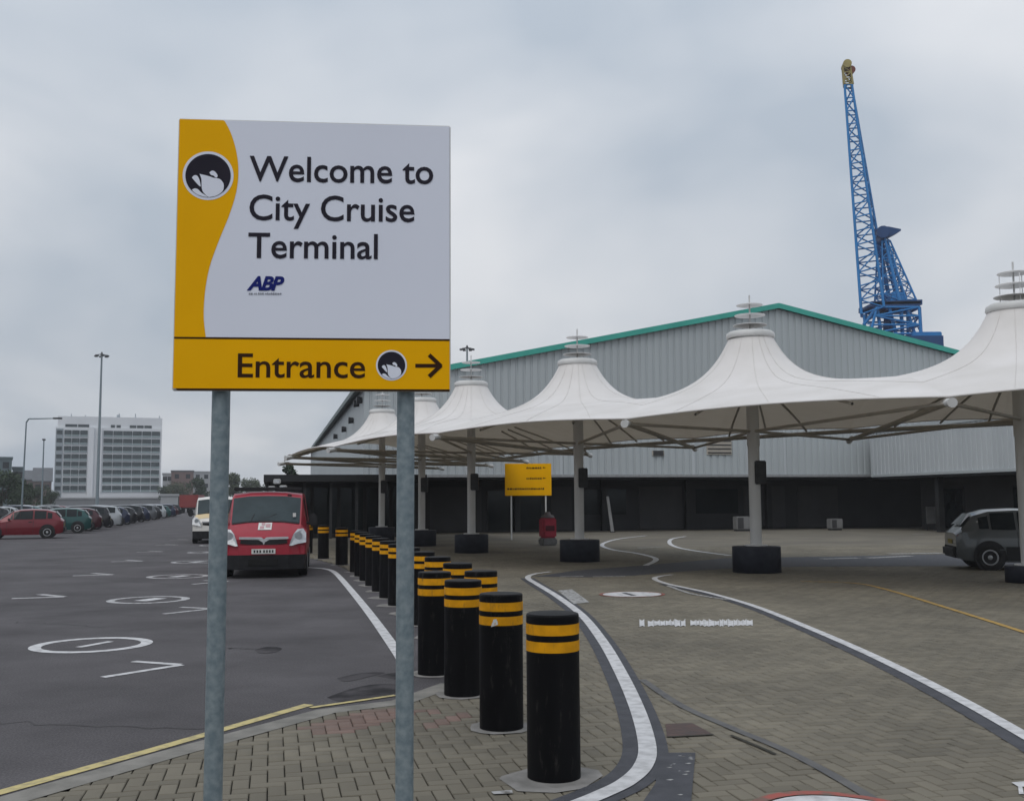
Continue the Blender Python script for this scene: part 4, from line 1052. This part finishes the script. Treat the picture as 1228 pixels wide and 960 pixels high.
# ---- panel vans (front at x=0)
def make_van(name, paint, low):
    root = empty(name)
    secs = [(0.00, [(.70, .30), (.80, .50), (.78, .78), (.66, .86), (.33, .89), (0, .90)]),
            (0.16, [(.86, .24), (.93, .52), (.91, .86), (.76, 1.00), (.38, 1.05), (0, 1.06)]),
            (0.62, [(.90, .22), (.95, .55), (.94, 1.03), (.80, 1.19), (.40, 1.24), (0, 1.25)]),
            (1.30, [(.90, .22), (.95, .55), (.94, 1.10), (.81, 1.80), (.42, 1.85), (0, 1.86)]),
            (1.62, [(.90, .22), (.95, .55), (.94, 1.12), (.80, 1.90), (.42, 1.95), (0, 1.96)]),
            (3.0, [(.90, .22), (.95, .55), (.94, 1.12), (.81, 1.91), (.42, 1.955), (0, 1.965)]),
            (4.7, [(.90, .22), (.95, .55), (.94, 1.12), (.81, 1.89), (.42, 1.94), (0, 1.95)]),
            (4.8, [(.88, .25), (.93, .55), (.92, 1.10), (.80, 1.86), (.42, 1.90), (0, 1.91)])]
    body = loft(secs).build('body', paint, root); body.data.set_sharp_from_angle(angle=R(26))
    def front(i, j, f0, f1, k0, lift, m, name, par=root, sx=1.0, w=None):
        (xa, pa), (xb, pb) = secs[i], secs[j]; vs = []
        for f in (f0, f1):
            x = xa+(xb-xa)*f
            rw_ = [(pa[k][0]+(pb[k][0]-pa[k][0])*f, pa[k][1]+(pb[k][1]-pa[k][1])*f) for k in range(k0, 6)]
            if w: rw_[0] = (rw_[0][0]*w, rw_[0][1]+.006)
            vs += [(x-lift, -y, z+lift*.6) for y, z in rw_] + [(x-lift, y, z+lift*.6) for y, z in rw_[::-1][1:]]
        n = len(vs)//2
        return MB().add(vs, [(q, q+1, n+q+1, n+q) for q in range(n-1)], True).build(name, m, par)
    wsn = front(2, 3, 0.03, 0.97, 3, 0.012, glass_mat('windscreen_glass', (0.035, 0.05, 0.055), 0.05), 'windscreen', w=0.96)
    front(1, 2, 0.95, 1.06, 3, 0.016, M_plastic, 'cowl_strip', w=0.95)
    for s in (-1, 1):
        # wipers
        MB().tube((0.60, s*0.05+0.3, 1.235), (0.80, s*0.25+0.02, 1.42), 0.012, n=5).build('wiper', M_plastic, wsn)
        for i0, i1, ins in ((3, 4, (.1, .05, .06, .12)), (4, 5, (.03, .62, .06, .1))):
            MB().poly(quad_on(secs, i0, i1, 2, s, ins)).build('side_window', M_glass, root)
        # headlamp: upright almond shape wrapping the corner
        lam = [(.93, .80), (.925, 1.00), (.86, 1.09), (.74, 1.08), (.655, .98), (.60, .85), (.565, .74), (.62, .735), (.74, .77)]
        def fx(y, z): return 0.02 + max(0, (z-.86))*0.62 + max(0, (abs(y)-.6))*0.36
        pts = [Vector((fx(y, z)-0.135, s*y, z)) for y, z in [(.76+(y-.76)*1.02, .92+(z-.92)*1.06) for y, z in lam]]
        hl = MB().prism(pts, (0.18, 0, 0)).build('headlight', M_lamp, root)
        yy = s*0.76
        MB().tube((fx(.76, .95)-0.145, yy, .945), (fx(.76, .95)-0.10, yy, .945), 0.085, n=16).build('headlight_reflector', mat('reflector', (.30, .32, .34)), hl)
        MB().box((1.02, min(s*.97, s*1.17), 1.12), (1.14, max(s*.97, s*1.17), 1.42), 0.04).build('wing_mirror', M_plastic, root)
        MB().tube((1.08, s*.9, 1.2), (1.08, s*1.0, 1.22), 0.03, n=6).build('mirror_arm', M_plastic, root)
    wheels(root, (0.92, 3.95), 0.935, 0.32, 0.22)
    # bumper with black lower half
    bm_ = MB()
    prof = [(-.93, .20, .20), (-.90, .06, .20), (-.55, -.06, .20), (0, -.09, .20), (.55, -.06, .20), (.90, .06, .20), (.93, .20, .20)]
    def bump(z0, z1, o0, o1, m, name):
        vs = [(x-o0, y, z0) for y, x, _ in prof] + [(x-o1, y, z1) for y, x, _ in prof] + [(x+.25, y*.98, z1) for y, x, _ in prof] + [(x+.25, y*.98, z0) for y, x, _ in prof]
        n = len(prof); fs = []
        for r in range(4):
            for k in range(n-1): fs.append((r*n+k, r*n+k+1, ((r+1) % 4)*n+k+1, ((r+1) % 4)*n+k))
        return MB().add(vs, fs, False).build(name, m, root)
    bump(.20, .52, -0.02, 0.03, low, 'bumper')
    bump(.525, .74, 0.02, 0.0, paint, 'bumper_upper')
    gr = MB().prism([(-.03, -.52, .78), (-.03, -.10, .72), (-.03, .10, .72), (-.03, .52, .78), (-.03, .50, .86), (-.03, -.50, .86)], (0.12, 0, 0)).build('grille', M_plastic, root)
    vs = [(-.048, -.54, .875), (-.048, -.12, .86), (-.05, 0, .79), (-.048, .12, .86), (-.048, .54, .875), (-.048, .54, .925), (-.048, .06, .915), (-.05, 0, .875), (-.048, -.06, .915), (-.048, -.54, .925)]
    MB().prism(vs[::-1], (0.03, 0, 0)).build('chrome_bar', M_chrome, gr)
    MB().prism([(-.052, -.035, .82), (-.052, 0, .745), (-.052, .035, .82), (-.052, 0, .86)], (0.03, 0, 0)).build('badge', M_chrome, gr)
    pt = MB().box((-.135, -.26, .55), (-.115, .26, .66)).build('number_plate', M_plate, root)
    rp_ = random.Random(2)
    for k in range(7):
        y0 = -.22 + k*.063 + (.02 if k > 3 else 0)
        MB().box((-.139, y0, .575), (-.1355, y0+.035, .635)).build('plate_character', M_plastic, pt)
    MB().box((-.10, -.33, .28), (-.055, .33, .44), 0.01).build('air_intake', mat('intake', (.006, .006, .006)), root)
    return root, secs, front
red = mat('van_red', (0.30, 0.012, 0.028), (0.27, 0.011, 0.025), 3, 0.4, coat=0.25)
rv, secs, front = make_van('delivery_van', red, M_plastic)
vp = G(314.5, 693.5); rv.location = (vp.x, vp.y + 0.1, 0)
vd = Vector((-0.18, 1.0, 0)).normalized(); rv.rotation_euler = (0, 0, math.atan2(vd.y, vd.x))
tag(rv, 'red panel van facing the camera behind the left sign post', 'van', 'vehicles on the forecourt')
# white emblem on the bonnet, roof bar, screen sticker
def hood(u, v):  # v 0..1 up the bonnet
    (xa, pa), (xb, pb) = secs[1], secs[2]; x = xa+(xb-xa)*v; z = pa[5][1]+(pb[5][1]-pa[5][1])*v - 0.03*abs(u)
    return (x-0.012, -u, z+0.012)
em = MB().add([hood(-.15, .05), hood(.15, .05), hood(.15, .85), hood(-.15, .85)], [(0, 1, 2, 3)]).build('bonnet_emblem', M_plate, rv)
for a, b, c_, d_ in ((-.11, -.02, .15, .45), (.02, .12, .3, .7), (-.08, .0, .55, .8)):
    q = [hood(a, c_), hood(b, c_), hood(b, d_), hood(a, d_)]
    MB().add([(x-.004, y, z+.003) for x, y, z in q], [(0, 1, 2, 3)]).build('emblem_mark', mat('emblem_pink', (.5, .3, .32)), em)
MB().box((0.70, -.68, 1.355), (0.735, -.61, 1.445)).build('windscreen_sticker', M_plate, rv)
MB().box((1.5, -.80, 1.975), (1.62, .80, 2.06), 0.02).build('roof_bar', M_plastic, rv)
MB().box((1.30, -.56, 1.80), (1.36, -.46, 1.88), 0.01).build('mirror_mount', M_plastic, rv)
# white and cream van behind the left post
wv, secs2, front2 = make_van('delivery_van', mat('van_white', (0.66, 0.64, 0.60), (0.6, 0.58, 0.55), 2, 0.35, coat=.4), M_plastic)
wp = G(258, 651.5); wv.location = (wp.x, wp.y, 0); wv.rotation_euler = (0, 0, math.atan2(1, -0.24))
tag(wv, 'white van with cream bonnet half hidden behind the left sign post', 'van', 'vehicles on the forecourt')
cream = mat('van_cream', (0.60, 0.47, 0.27), (0.55, 0.43, 0.25), 2, 0.4)
front2(1, 2, 0.02, 0.97, 2, 0.010, cream, 'bonnet_panel', wv, w=0.99)
# red lorry far off
lp = G(226, 615.0); lo = empty('box_lorry', lp, 0.15); tag(lo, 'red box lorry far away between the parked cars and white van', 'lorry')
MB().box((-1.5, 0, 0.9), (1.5, 7, 2.95), 0.05).build('cargo_box', mat('lorry_red', (0.24, 0.035, 0.03), (0.2, 0.03, 0.03), .6, .5), lo)
MB().box((-1.2, 7.2, 0.5), (1.2, 9, 2.6), 0.1).build('cab', mat('lorry_cab', (0.3, 0.3, 0.3)), lo)
MB().box((-1.4, .1, .75), (1.4, 8.5, .9)).build('chassis', M_plastic, lo)
for y_ in (1.2, 2.4, 7.6):
    for s in (-1, 1):
        MB().tube((s*1.0, y_, .48), (s*1.35, y_, .48), .48, n=16).build('wheel', M_tyre, lo)
for s in (-1, 1): MB().box((s*1.1-.15, -.03, .95), (s*1.1+.15, 0.0, 1.1)).build('tail_light', M_tail, lo)

# ================================================================== FAR BUILDINGS
def facing(px_, Y):
    q = AT(px_, 604, Y); a = math.atan2(q.x, q.y); return Vector((q.x, q.y, 0)), -a
OY = 340.0; oc, oa = facing(129, OY); sc = math.hypot(oc.x, oc.y) / FPX * math.cos(math.atan2(oc.x, oc.y)) ** 0
ms = oc.length / math.sqrt(FPX**2 + (129-614)**2 + 120**2) 
off = empty('office_block', oc, oa); tag(off, 'white eight storey office block with rows of dark windows beyond the car park', 'building')
owh = mat('office_white', (0.70, 0.72, 0.74), (0.63, 0.65, 0.68), .08, 0.7, detail=6)
ogr = mat('office_grey', (0.30, 0.34, 0.37), (0.26, 0.30, 0.33), .1, 0.7)
OX = lambda p: (p-129)*OY*0.932/FPX
OZ = lambda p: 1.7 + (604.5-p)*ms*1.0
MB().box((OX(65), 0, 0), (OX(193), 16, OZ(514))).build('wall', owh, off)
MB().box((OX(67), 0.5, OZ(514)), (OX(193), 15, OZ(501))).build('top_storey', owh, off)
MB().box((OX(65.5), -0.25, 0), (OX(74), -0.002, OZ(516))).build('end_bay', ogr, off)
MB().box((OX(104), -0.7, 0), (OX(110.5), -0.003, OZ(514))).build('stair_strip', owh, off)
MB().box((OX(115), -0.7, 0), (OX(120), -0.003, OZ(514))).build('stair_strip', owh, off)
ow_d = glass_mat('office_glass', (0.035, 0.055, 0.06), 0.12)
ow_p = mat('office_spandrel', (0.26, 0.33, 0.34), (0.22, 0.28, 0.30), .2, .6)
rows_y = [520.5, 530, 539.5, 549, 558, 567.5, 577, 586.5]
for r_ in rows_y:
    for xs_ in ((75, 84, 93.5, 103), (121.5, 133.2, 145, 156.7, 168.3, 180, 191)):
        for a, b in zip(xs_[:-1], xs_[1:]):
            w_ = MB().box((OX(a)+.1, -0.22, OZ(r_+2.4)), (OX(b)-.1, -0.004, OZ(r_-2.8))).build('window', ow_d, off)
            MB().box((OX(a)+.12, -0.30, OZ(r_+4.6)), (OX(b)-.12, -0.003, OZ(r_+2.6))).build('spandrel', ow_p, w_)
for r_ in rows_y:
    MB().box((OX(66.6), -0.36, OZ(r_+2.4)), (OX(73), -0.254, OZ(r_-2.4))).build('window', ow_d, off)
for a, b in ((76, 90), (91, 104), (130, 135), (137, 142), (153, 161), (162, 170), (171, 180)):
    MB().box((OX(a), 0.35, OZ(515)), (OX(b), 0.497, OZ(510.5))).build('window', ow_d, off)
for a in (82, 99, 140, 160, 190):
    MB().tube((OX(a), 5, OZ(501)), (OX(a), 5, OZ(495+a % 4)), 0.15, n=5).build('roof_mast', ogr, off)
MB().box((OX(137), 4, OZ(501.0)), (OX(141), 7, OZ(497))).build('roof_plant', ogr, off)
MB().box((OX(120), -8, 0), (OX(191), -2, OZ(594))).build('podium', owh, off)

def block(name, px0, px1, pyt, Y, m, lab, roof=None, wins=True, dep=14, pitch=0):
    c, a = facing((px0+px1)/2, Y); o = empty(name, c, a); tag(o, lab, 'building')
    k = c.length / math.sqrt(FPX**2 + ((px0+px1)/2-614)**2); w = (px1-px0)*k*math.cos(a)**2; h = 1.7 + (603-pyt)*k
    MB().box((-w/2, 0, 0), (w/2, dep, h)).build('wall', m, o)
    if pitch: MB().prism([(-w/2-.3, -.4, h), (w/2+.3, -.4, h), (w/2+.3, dep/2, h+pitch), (-w/2-.3, dep/2, h+pitch)], (0, 0, .2)).build('roof', roof, o)
    else: MB().box((-w/2-.2, -.2, h+.001), (w/2+.2, dep, h+.4)).build('roof', roof or m, o)
    if wins:
        nf = max(1, int(h/3.2)); nw = max(2, int(w/3.0))
        for f in range(nf):
            for q in range(nw):
                x = -w/2 + (q+.5)*w/nw; z = h - (f+1)*3.1 + .9
                if z > .5: MB().box((x-.65, -.08, z), (x+.65, -.003, z+1.4)).build('window', M_glass, o)
    return o
brickm = mat('far_brick', (0.17, 0.11, 0.10), (0.14, 0.095, 0.09), .4, .8)
brick2 = mat('far_brick_brown', (0.15, 0.11, 0.10), (0.12, 0.09, 0.085), .4, .8)
palem = mat('far_pale', (0.36, 0.37, 0.38), (0.32, 0.33, 0.34), .3, .8)
slate = mat('slate', (0.10, 0.11, 0.12), (0.085, 0.09, 0.10), .6, .7)
teals = mat('teal_grey', (0.10, 0.14, 0.15), (0.085, 0.12, 0.13), .3, .7)
block('brick_building', 204, 232, 566, 330, brickm, 'reddish brick block on the skyline right of the office block', slate)
block('pale_building', 194, 206, 569, 345, palem, 'narrow pale building between the office block and red brick block', palem)
block('pale_building', 231, 252, 567, 360, palem, 'pale grey building behind the left sign post above the white van', palem)
block('brick_house', 38, 62, 577, 300, brick2, 'brown brick house with pitched roof left of the office block', slate, pitch=4)
block('brick_house', 24, 40, 575, 320, brick2, 'small brown house partly behind the tree at the left edge', slate, pitch=3)
block('stepped_building', -18, 14, 549, 240, teals, 'dark teal grey stepped building at the left edge', teals)
block('stepped_building', 13, 27, 561, 245, teals, 'lower step of the dark teal building behind the left tree', teals)
block('low_hut', 192, 214, 595, 200, palem, 'low pale shed at the far end of the parked cars', palem, wins=False, dep=6)
block('long_wall', 62, 200, 598, 260, mat('far_grey', (.22, .23, .24)), 'long low grey wall in front of the office block', palem, wins=False, dep=3)

# ================================================================== LAMP POSTS AND MASTS
def high_mast(px_, pyt, Y, lab):
    q = AT(px_, 600, Y); o = empty('floodlight_mast', (q.x, q.y, 0)); tag(o, lab, 'light mast', 'tall floodlight masts')
    h = AT(px_, pyt, Y).z
    MB().tube((0, 0, 0), (0, 0, h), 0.34, 0.16, 12).build('mast', M_galv, o)
    MB().tube((0, 0, h-.1), (0, 0, h+.5), 0.3, 0.1, 10).build('head', M_dkmetal, o)
    for k in range(6):
        th = k*math.pi/3
        a = (math.cos(th)*1.1, math.sin(th)*1.1, h-.15)
        ar = MB().tube((0, 0, h+.1), a, .05, n=5).build('arm', M_dkmetal, o)
        MB().box((a[0]-.28, a[1]-.28, a[2]-.3), (a[0]+.28, a[1]+.28, a[2]), .04).build('floodlamp', M_dkmetal, ar)
    return o
high_mast(116.5, 425, 200, 'tall floodlight mast rising in front of the white office block')
high_mast(560.5, 417, 190, 'floodlight mast top showing above the shed roof right of the big sign')
q = AT(26, 600, 77); sl = empty('street_lamp', (q.x, q.y, 0)); tag(sl, 'slim street lamp with long horizontal arm at the far left', 'street lamp')
h = AT(28, 502, 77).z
MB().tube((0, 0, 0), (0.12, 0, h-.25), .075, .05, 10).build('pole', M_galv, sl)
MB().tube((0.12, 0, h-.25), (0.3, 0, h), .06, .05, 8).build('pole_bend', M_galv, sl)
MB().tube((0.3, 0, h), (2.2, 0, h+.02), .05, .04, 8).build('arm', M_galv, sl)
MB().box((2.1, -.12, h-.04), (2.75, .12, h+.08), .03).build('lamp_head', M_dkmetal, sl)
q = AT(50, 600, 150); s3 = empty('street_lamp', (q.x, q.y, 0)); tag(s3, 'plain thin lamp post between the street lamp and the office block', 'street lamp')
h = AT(50, 527, 150).z
MB().tube((0, 0, 0), (0, 0, h), .14, .09, 8).build('pole', M_galv, s3)
MB().box((-.16, -.3, h-.1), (.16, .3, h+.12), .05).build('lamp_head', M_dkmetal, s3)

# ================================================================== TREES
def leaf_mat(name, c1, c2): return mat(name, c1, c2, 1.2, 0.8, isl=0.35)
def tree(x, y, h, rx, m, lab, seed, trunk=0.3):
    rt_ = random.Random(seed); o = empty('tree', (x, y, 0)); tag(o, lab, 'tree', 'far trees on the skyline')
    tm = MB().tube((0, 0, 0), (0, 0, h*.55), h*.03, h*.018, 8, False)
    lobes = []
    for k in range(14):
        th = rt_.uniform(0, 6.28); rr_ = rx*rt_.uniform(.25, .75); zz = h*rt_.uniform(.28, .86)
        p = Vector((rr_*math.cos(th), rr_*math.sin(th), zz)); lobes.append((p, rx*rt_.uniform(.28, .5)))
        tm.tube((0, 0, h*rt_.uniform(.3, .5)), p, h*.012, h*.004, 5, False)
    lobes.append((Vector((0, 0, h*.82)), rx*.45))
    tm.build('trunk', M_bark, o)
    m_ = MB(); vs = []; fs = []
    for p, r in lobes:
        for k in range(170):
            dd = Vector((rt_.gauss(0, 1), rt_.gauss(0, 1), rt_.gauss(0, .8))).normalized() * r * rt_.uniform(.45, 1.1)
            c = p + dd; s_ = h*rt_.uniform(.016, .034)
            a = Vector((rt_.gauss(0, 1), rt_.gauss(0, 1), rt_.gauss(0, 1))).normalized(); b = a.orthogonal().normalized()
            n0 = len(vs); vs += [c+a*s_, c+b*s_*.6, c-a*s_, c-b*s_*.6]; fs.append((n0, n0+1, n0+2, n0+3))
    m_.add(vs, fs).build('crown', m, o)
    return o
ldk = leaf_mat('leaf_dark', (0.045, 0.065, 0.035), (0.03, 0.05, 0.03)); lmd = leaf_mat('leaf_mid', (0.07, 0.085, 0.045), (0.05, 0.065, 0.04))
def tree_px(px_, pyt, Y, wpx, m, lab, seed):
    q = AT(px_, 600, Y); h = AT(px_, pyt, Y).z; tree(q.x, q.y, h, wpx/2*Y/FPX, m, lab, seed)
tree_px(2, 562, 130, 46, ldk, 'broad leafy tree at the left edge behind parked cars', 1)
tree_px(24, 571, 140, 30, ldk, 'smaller dark tree beside the broad tree at the left edge', 2)
tree_px(44, 581, 170, 26, ldk, 'low bushy tree in front of the brown brick house', 12)
tree_px(60, 586, 190, 20, ldk, 'small round tree at the left foot of the office block', 13)
tree_px(198, 580, 260, 20, ldk, 'low dark tree at the right foot of the office block', 3)
tree_px(214, 577, 250, 34, lmd, 'bushy tree below the red brick skyline block', 4)
tree_px(238, 570, 230, 26, ldk, 'dark tree immediately left of the left sign post above the white van', 5)
tree_px(282, 564, 220, 26, lmd, 'pointed tree just right of the left sign post above the red van', 6)
tree_px(302, 572, 230, 30, lmd, 'low tree above the middle of the red van roof', 7)
tree_px(266, 573, 240, 26, ldk, 'dark tree hidden behind the left sign post', 8)
tree_px(321, 575, 240, 24, ldk, 'small dark tree above the right end of the red van roof', 9)
tree_px(345, 549, 100, 26, ldk, 'dark rounded tree rising above the black walkway roof', 10)
# ================================================================== SMALL FORECOURT THINGS
q = AT(889, 600, 56.5); e = empty('cabinet', (q.x, q.y, 0), RZ); tag(e, 'small pale grey cabinet against the dark ground floor left of the second canopy base', 'cabinet')
MB().box((-.42, -.25, .08), (.42, .25, .78), .03).build('cabinet_body', M_dim, e); MB().box((-.36, -.262, .14), (-.02, -.252, .72)).build('cabinet_door', M_dkwall, e)
MB().box((-.38, -.2, 0), (.38, .2, .08)).build('cabinet_foot', M_dkmetal, e)
q = AT(1000, 600, 57); e = empty('cabinet', (q.x, q.y, 0), RZ); tag(e, 'lower pale grey cabinet on the ground between second canopy and silver hatchback', 'cabinet')
MB().box((-.35, -.25, .08), (.35, .25, .62), .03).build('cabinet_body', M_dim, e); MB().box((-.3, -.262, .14), (-.02, -.252, .56)).build('cabinet_door', M_dkwall, e)
MB().box((-.3, -.2, 0), (.3, .2, .08)).build('cabinet_foot', M_dkmetal, e)
q = AT(734, 600, 55.5); e = empty('leaning_board', (q.x, q.y, 0), RZ); tag(e, 'narrow pale board leaning against the dark ground floor', 'board')
MB().prism([(-.08, 0, 0), (.10, 0, 0), (-.06, .35, 1.9), (-.2, .35, 1.9)], (0, .05, 0)).build('board_face', M_dim, e); MB().box((-.1, -.05, 0), (.14, .1, .05)).build('board_foot', M_dkmetal, e)
q = AT(1116, 600, 55.5); e = empty('notice_board', (q.x, q.y, 0), RZ); tag(e, 'small grey notice panel by the dark wall just left of the silver hatchback', 'notice')
MB().box((-.28, 0, .35), (.28, .05, 1.25), .01).build('panel', M_dim, e)
for s in (-.22, .22): MB().tube((s, .07, 0), (s, .07, 1.1), .025, n=6).build('leg', M_dkmetal, e)

# ================================================================== SCUFFS ON THE BOLLARD PAINT
def scuff(m):
    n = m.node_tree.nodes; l = m.node_tree.links; b = n['Principled BSDF']; src = b.inputs['Base Color'].links[0].from_socket
    tcn = n.new('ShaderNodeTexCoord'); oi = n.new('ShaderNodeObjectInfo'); ad = n.new('ShaderNodeVectorMath'); ad.operation = 'ADD'
    l.new(tcn.outputs['Object'], ad.inputs[0]); l.new(oi.outputs['Location'], ad.inputs[1])
    mpn = n.new('ShaderNodeMapping'); mpn.inputs['Scale'].default_value = (14, 14, 3); l.new(ad.outputs[0], mpn.inputs['Vector'])
    t = n.new('ShaderNodeTexNoise'); t.inputs['Scale'].default_value = 1.6; t.inputs['Detail'].default_value = 9; t.inputs['Roughness'].default_value = .7
    l.new(mpn.outputs[0], t.inputs['Vector'])
    r = n.new('ShaderNodeMapRange'); r.inputs['From Min'].default_value = .57; r.inputs['From Max'].default_value = .70; l.new(t.outputs['Fac'], r.inputs['Value'])
    r.inputs['To Max'].default_value = .55
    mxn = n.new('ShaderNodeMixRGB'); l.new(r.outputs[0], mxn.inputs[0]); l.new(src, mxn.inputs[1]); mxn.inputs[2].default_value = (.05, .047, .043, 1)
    l.new(mxn.outputs[0], b.inputs['Base Color'])
scuff(M_black); scuff(M_band)

# ================================================================== HAZE
hz = MB().box((-420, -25, -1.2), (260, 460, 62)).build('haze', None)
hm = bpy.data.materials.new('haze_air'); hm.use_nodes = True
hn = hm.node_tree.nodes; hl_ = hm.node_tree.links
for n_ in list(hn):
    if n_.type != 'OUTPUT_MATERIAL': hn.remove(n_)
pv = hn.new('ShaderNodeVolumePrincipled'); pv.inputs['Color'].default_value = (.93, .95, 1, 1); pv.inputs['Density'].default_value = 0.00036
hl_.new(pv.outputs[0], hn['Material Output'].inputs['Volume'])
hz.data.materials.append(hm); tag(hz, kind='stuff')
S.cycles.volume_bounces = 1
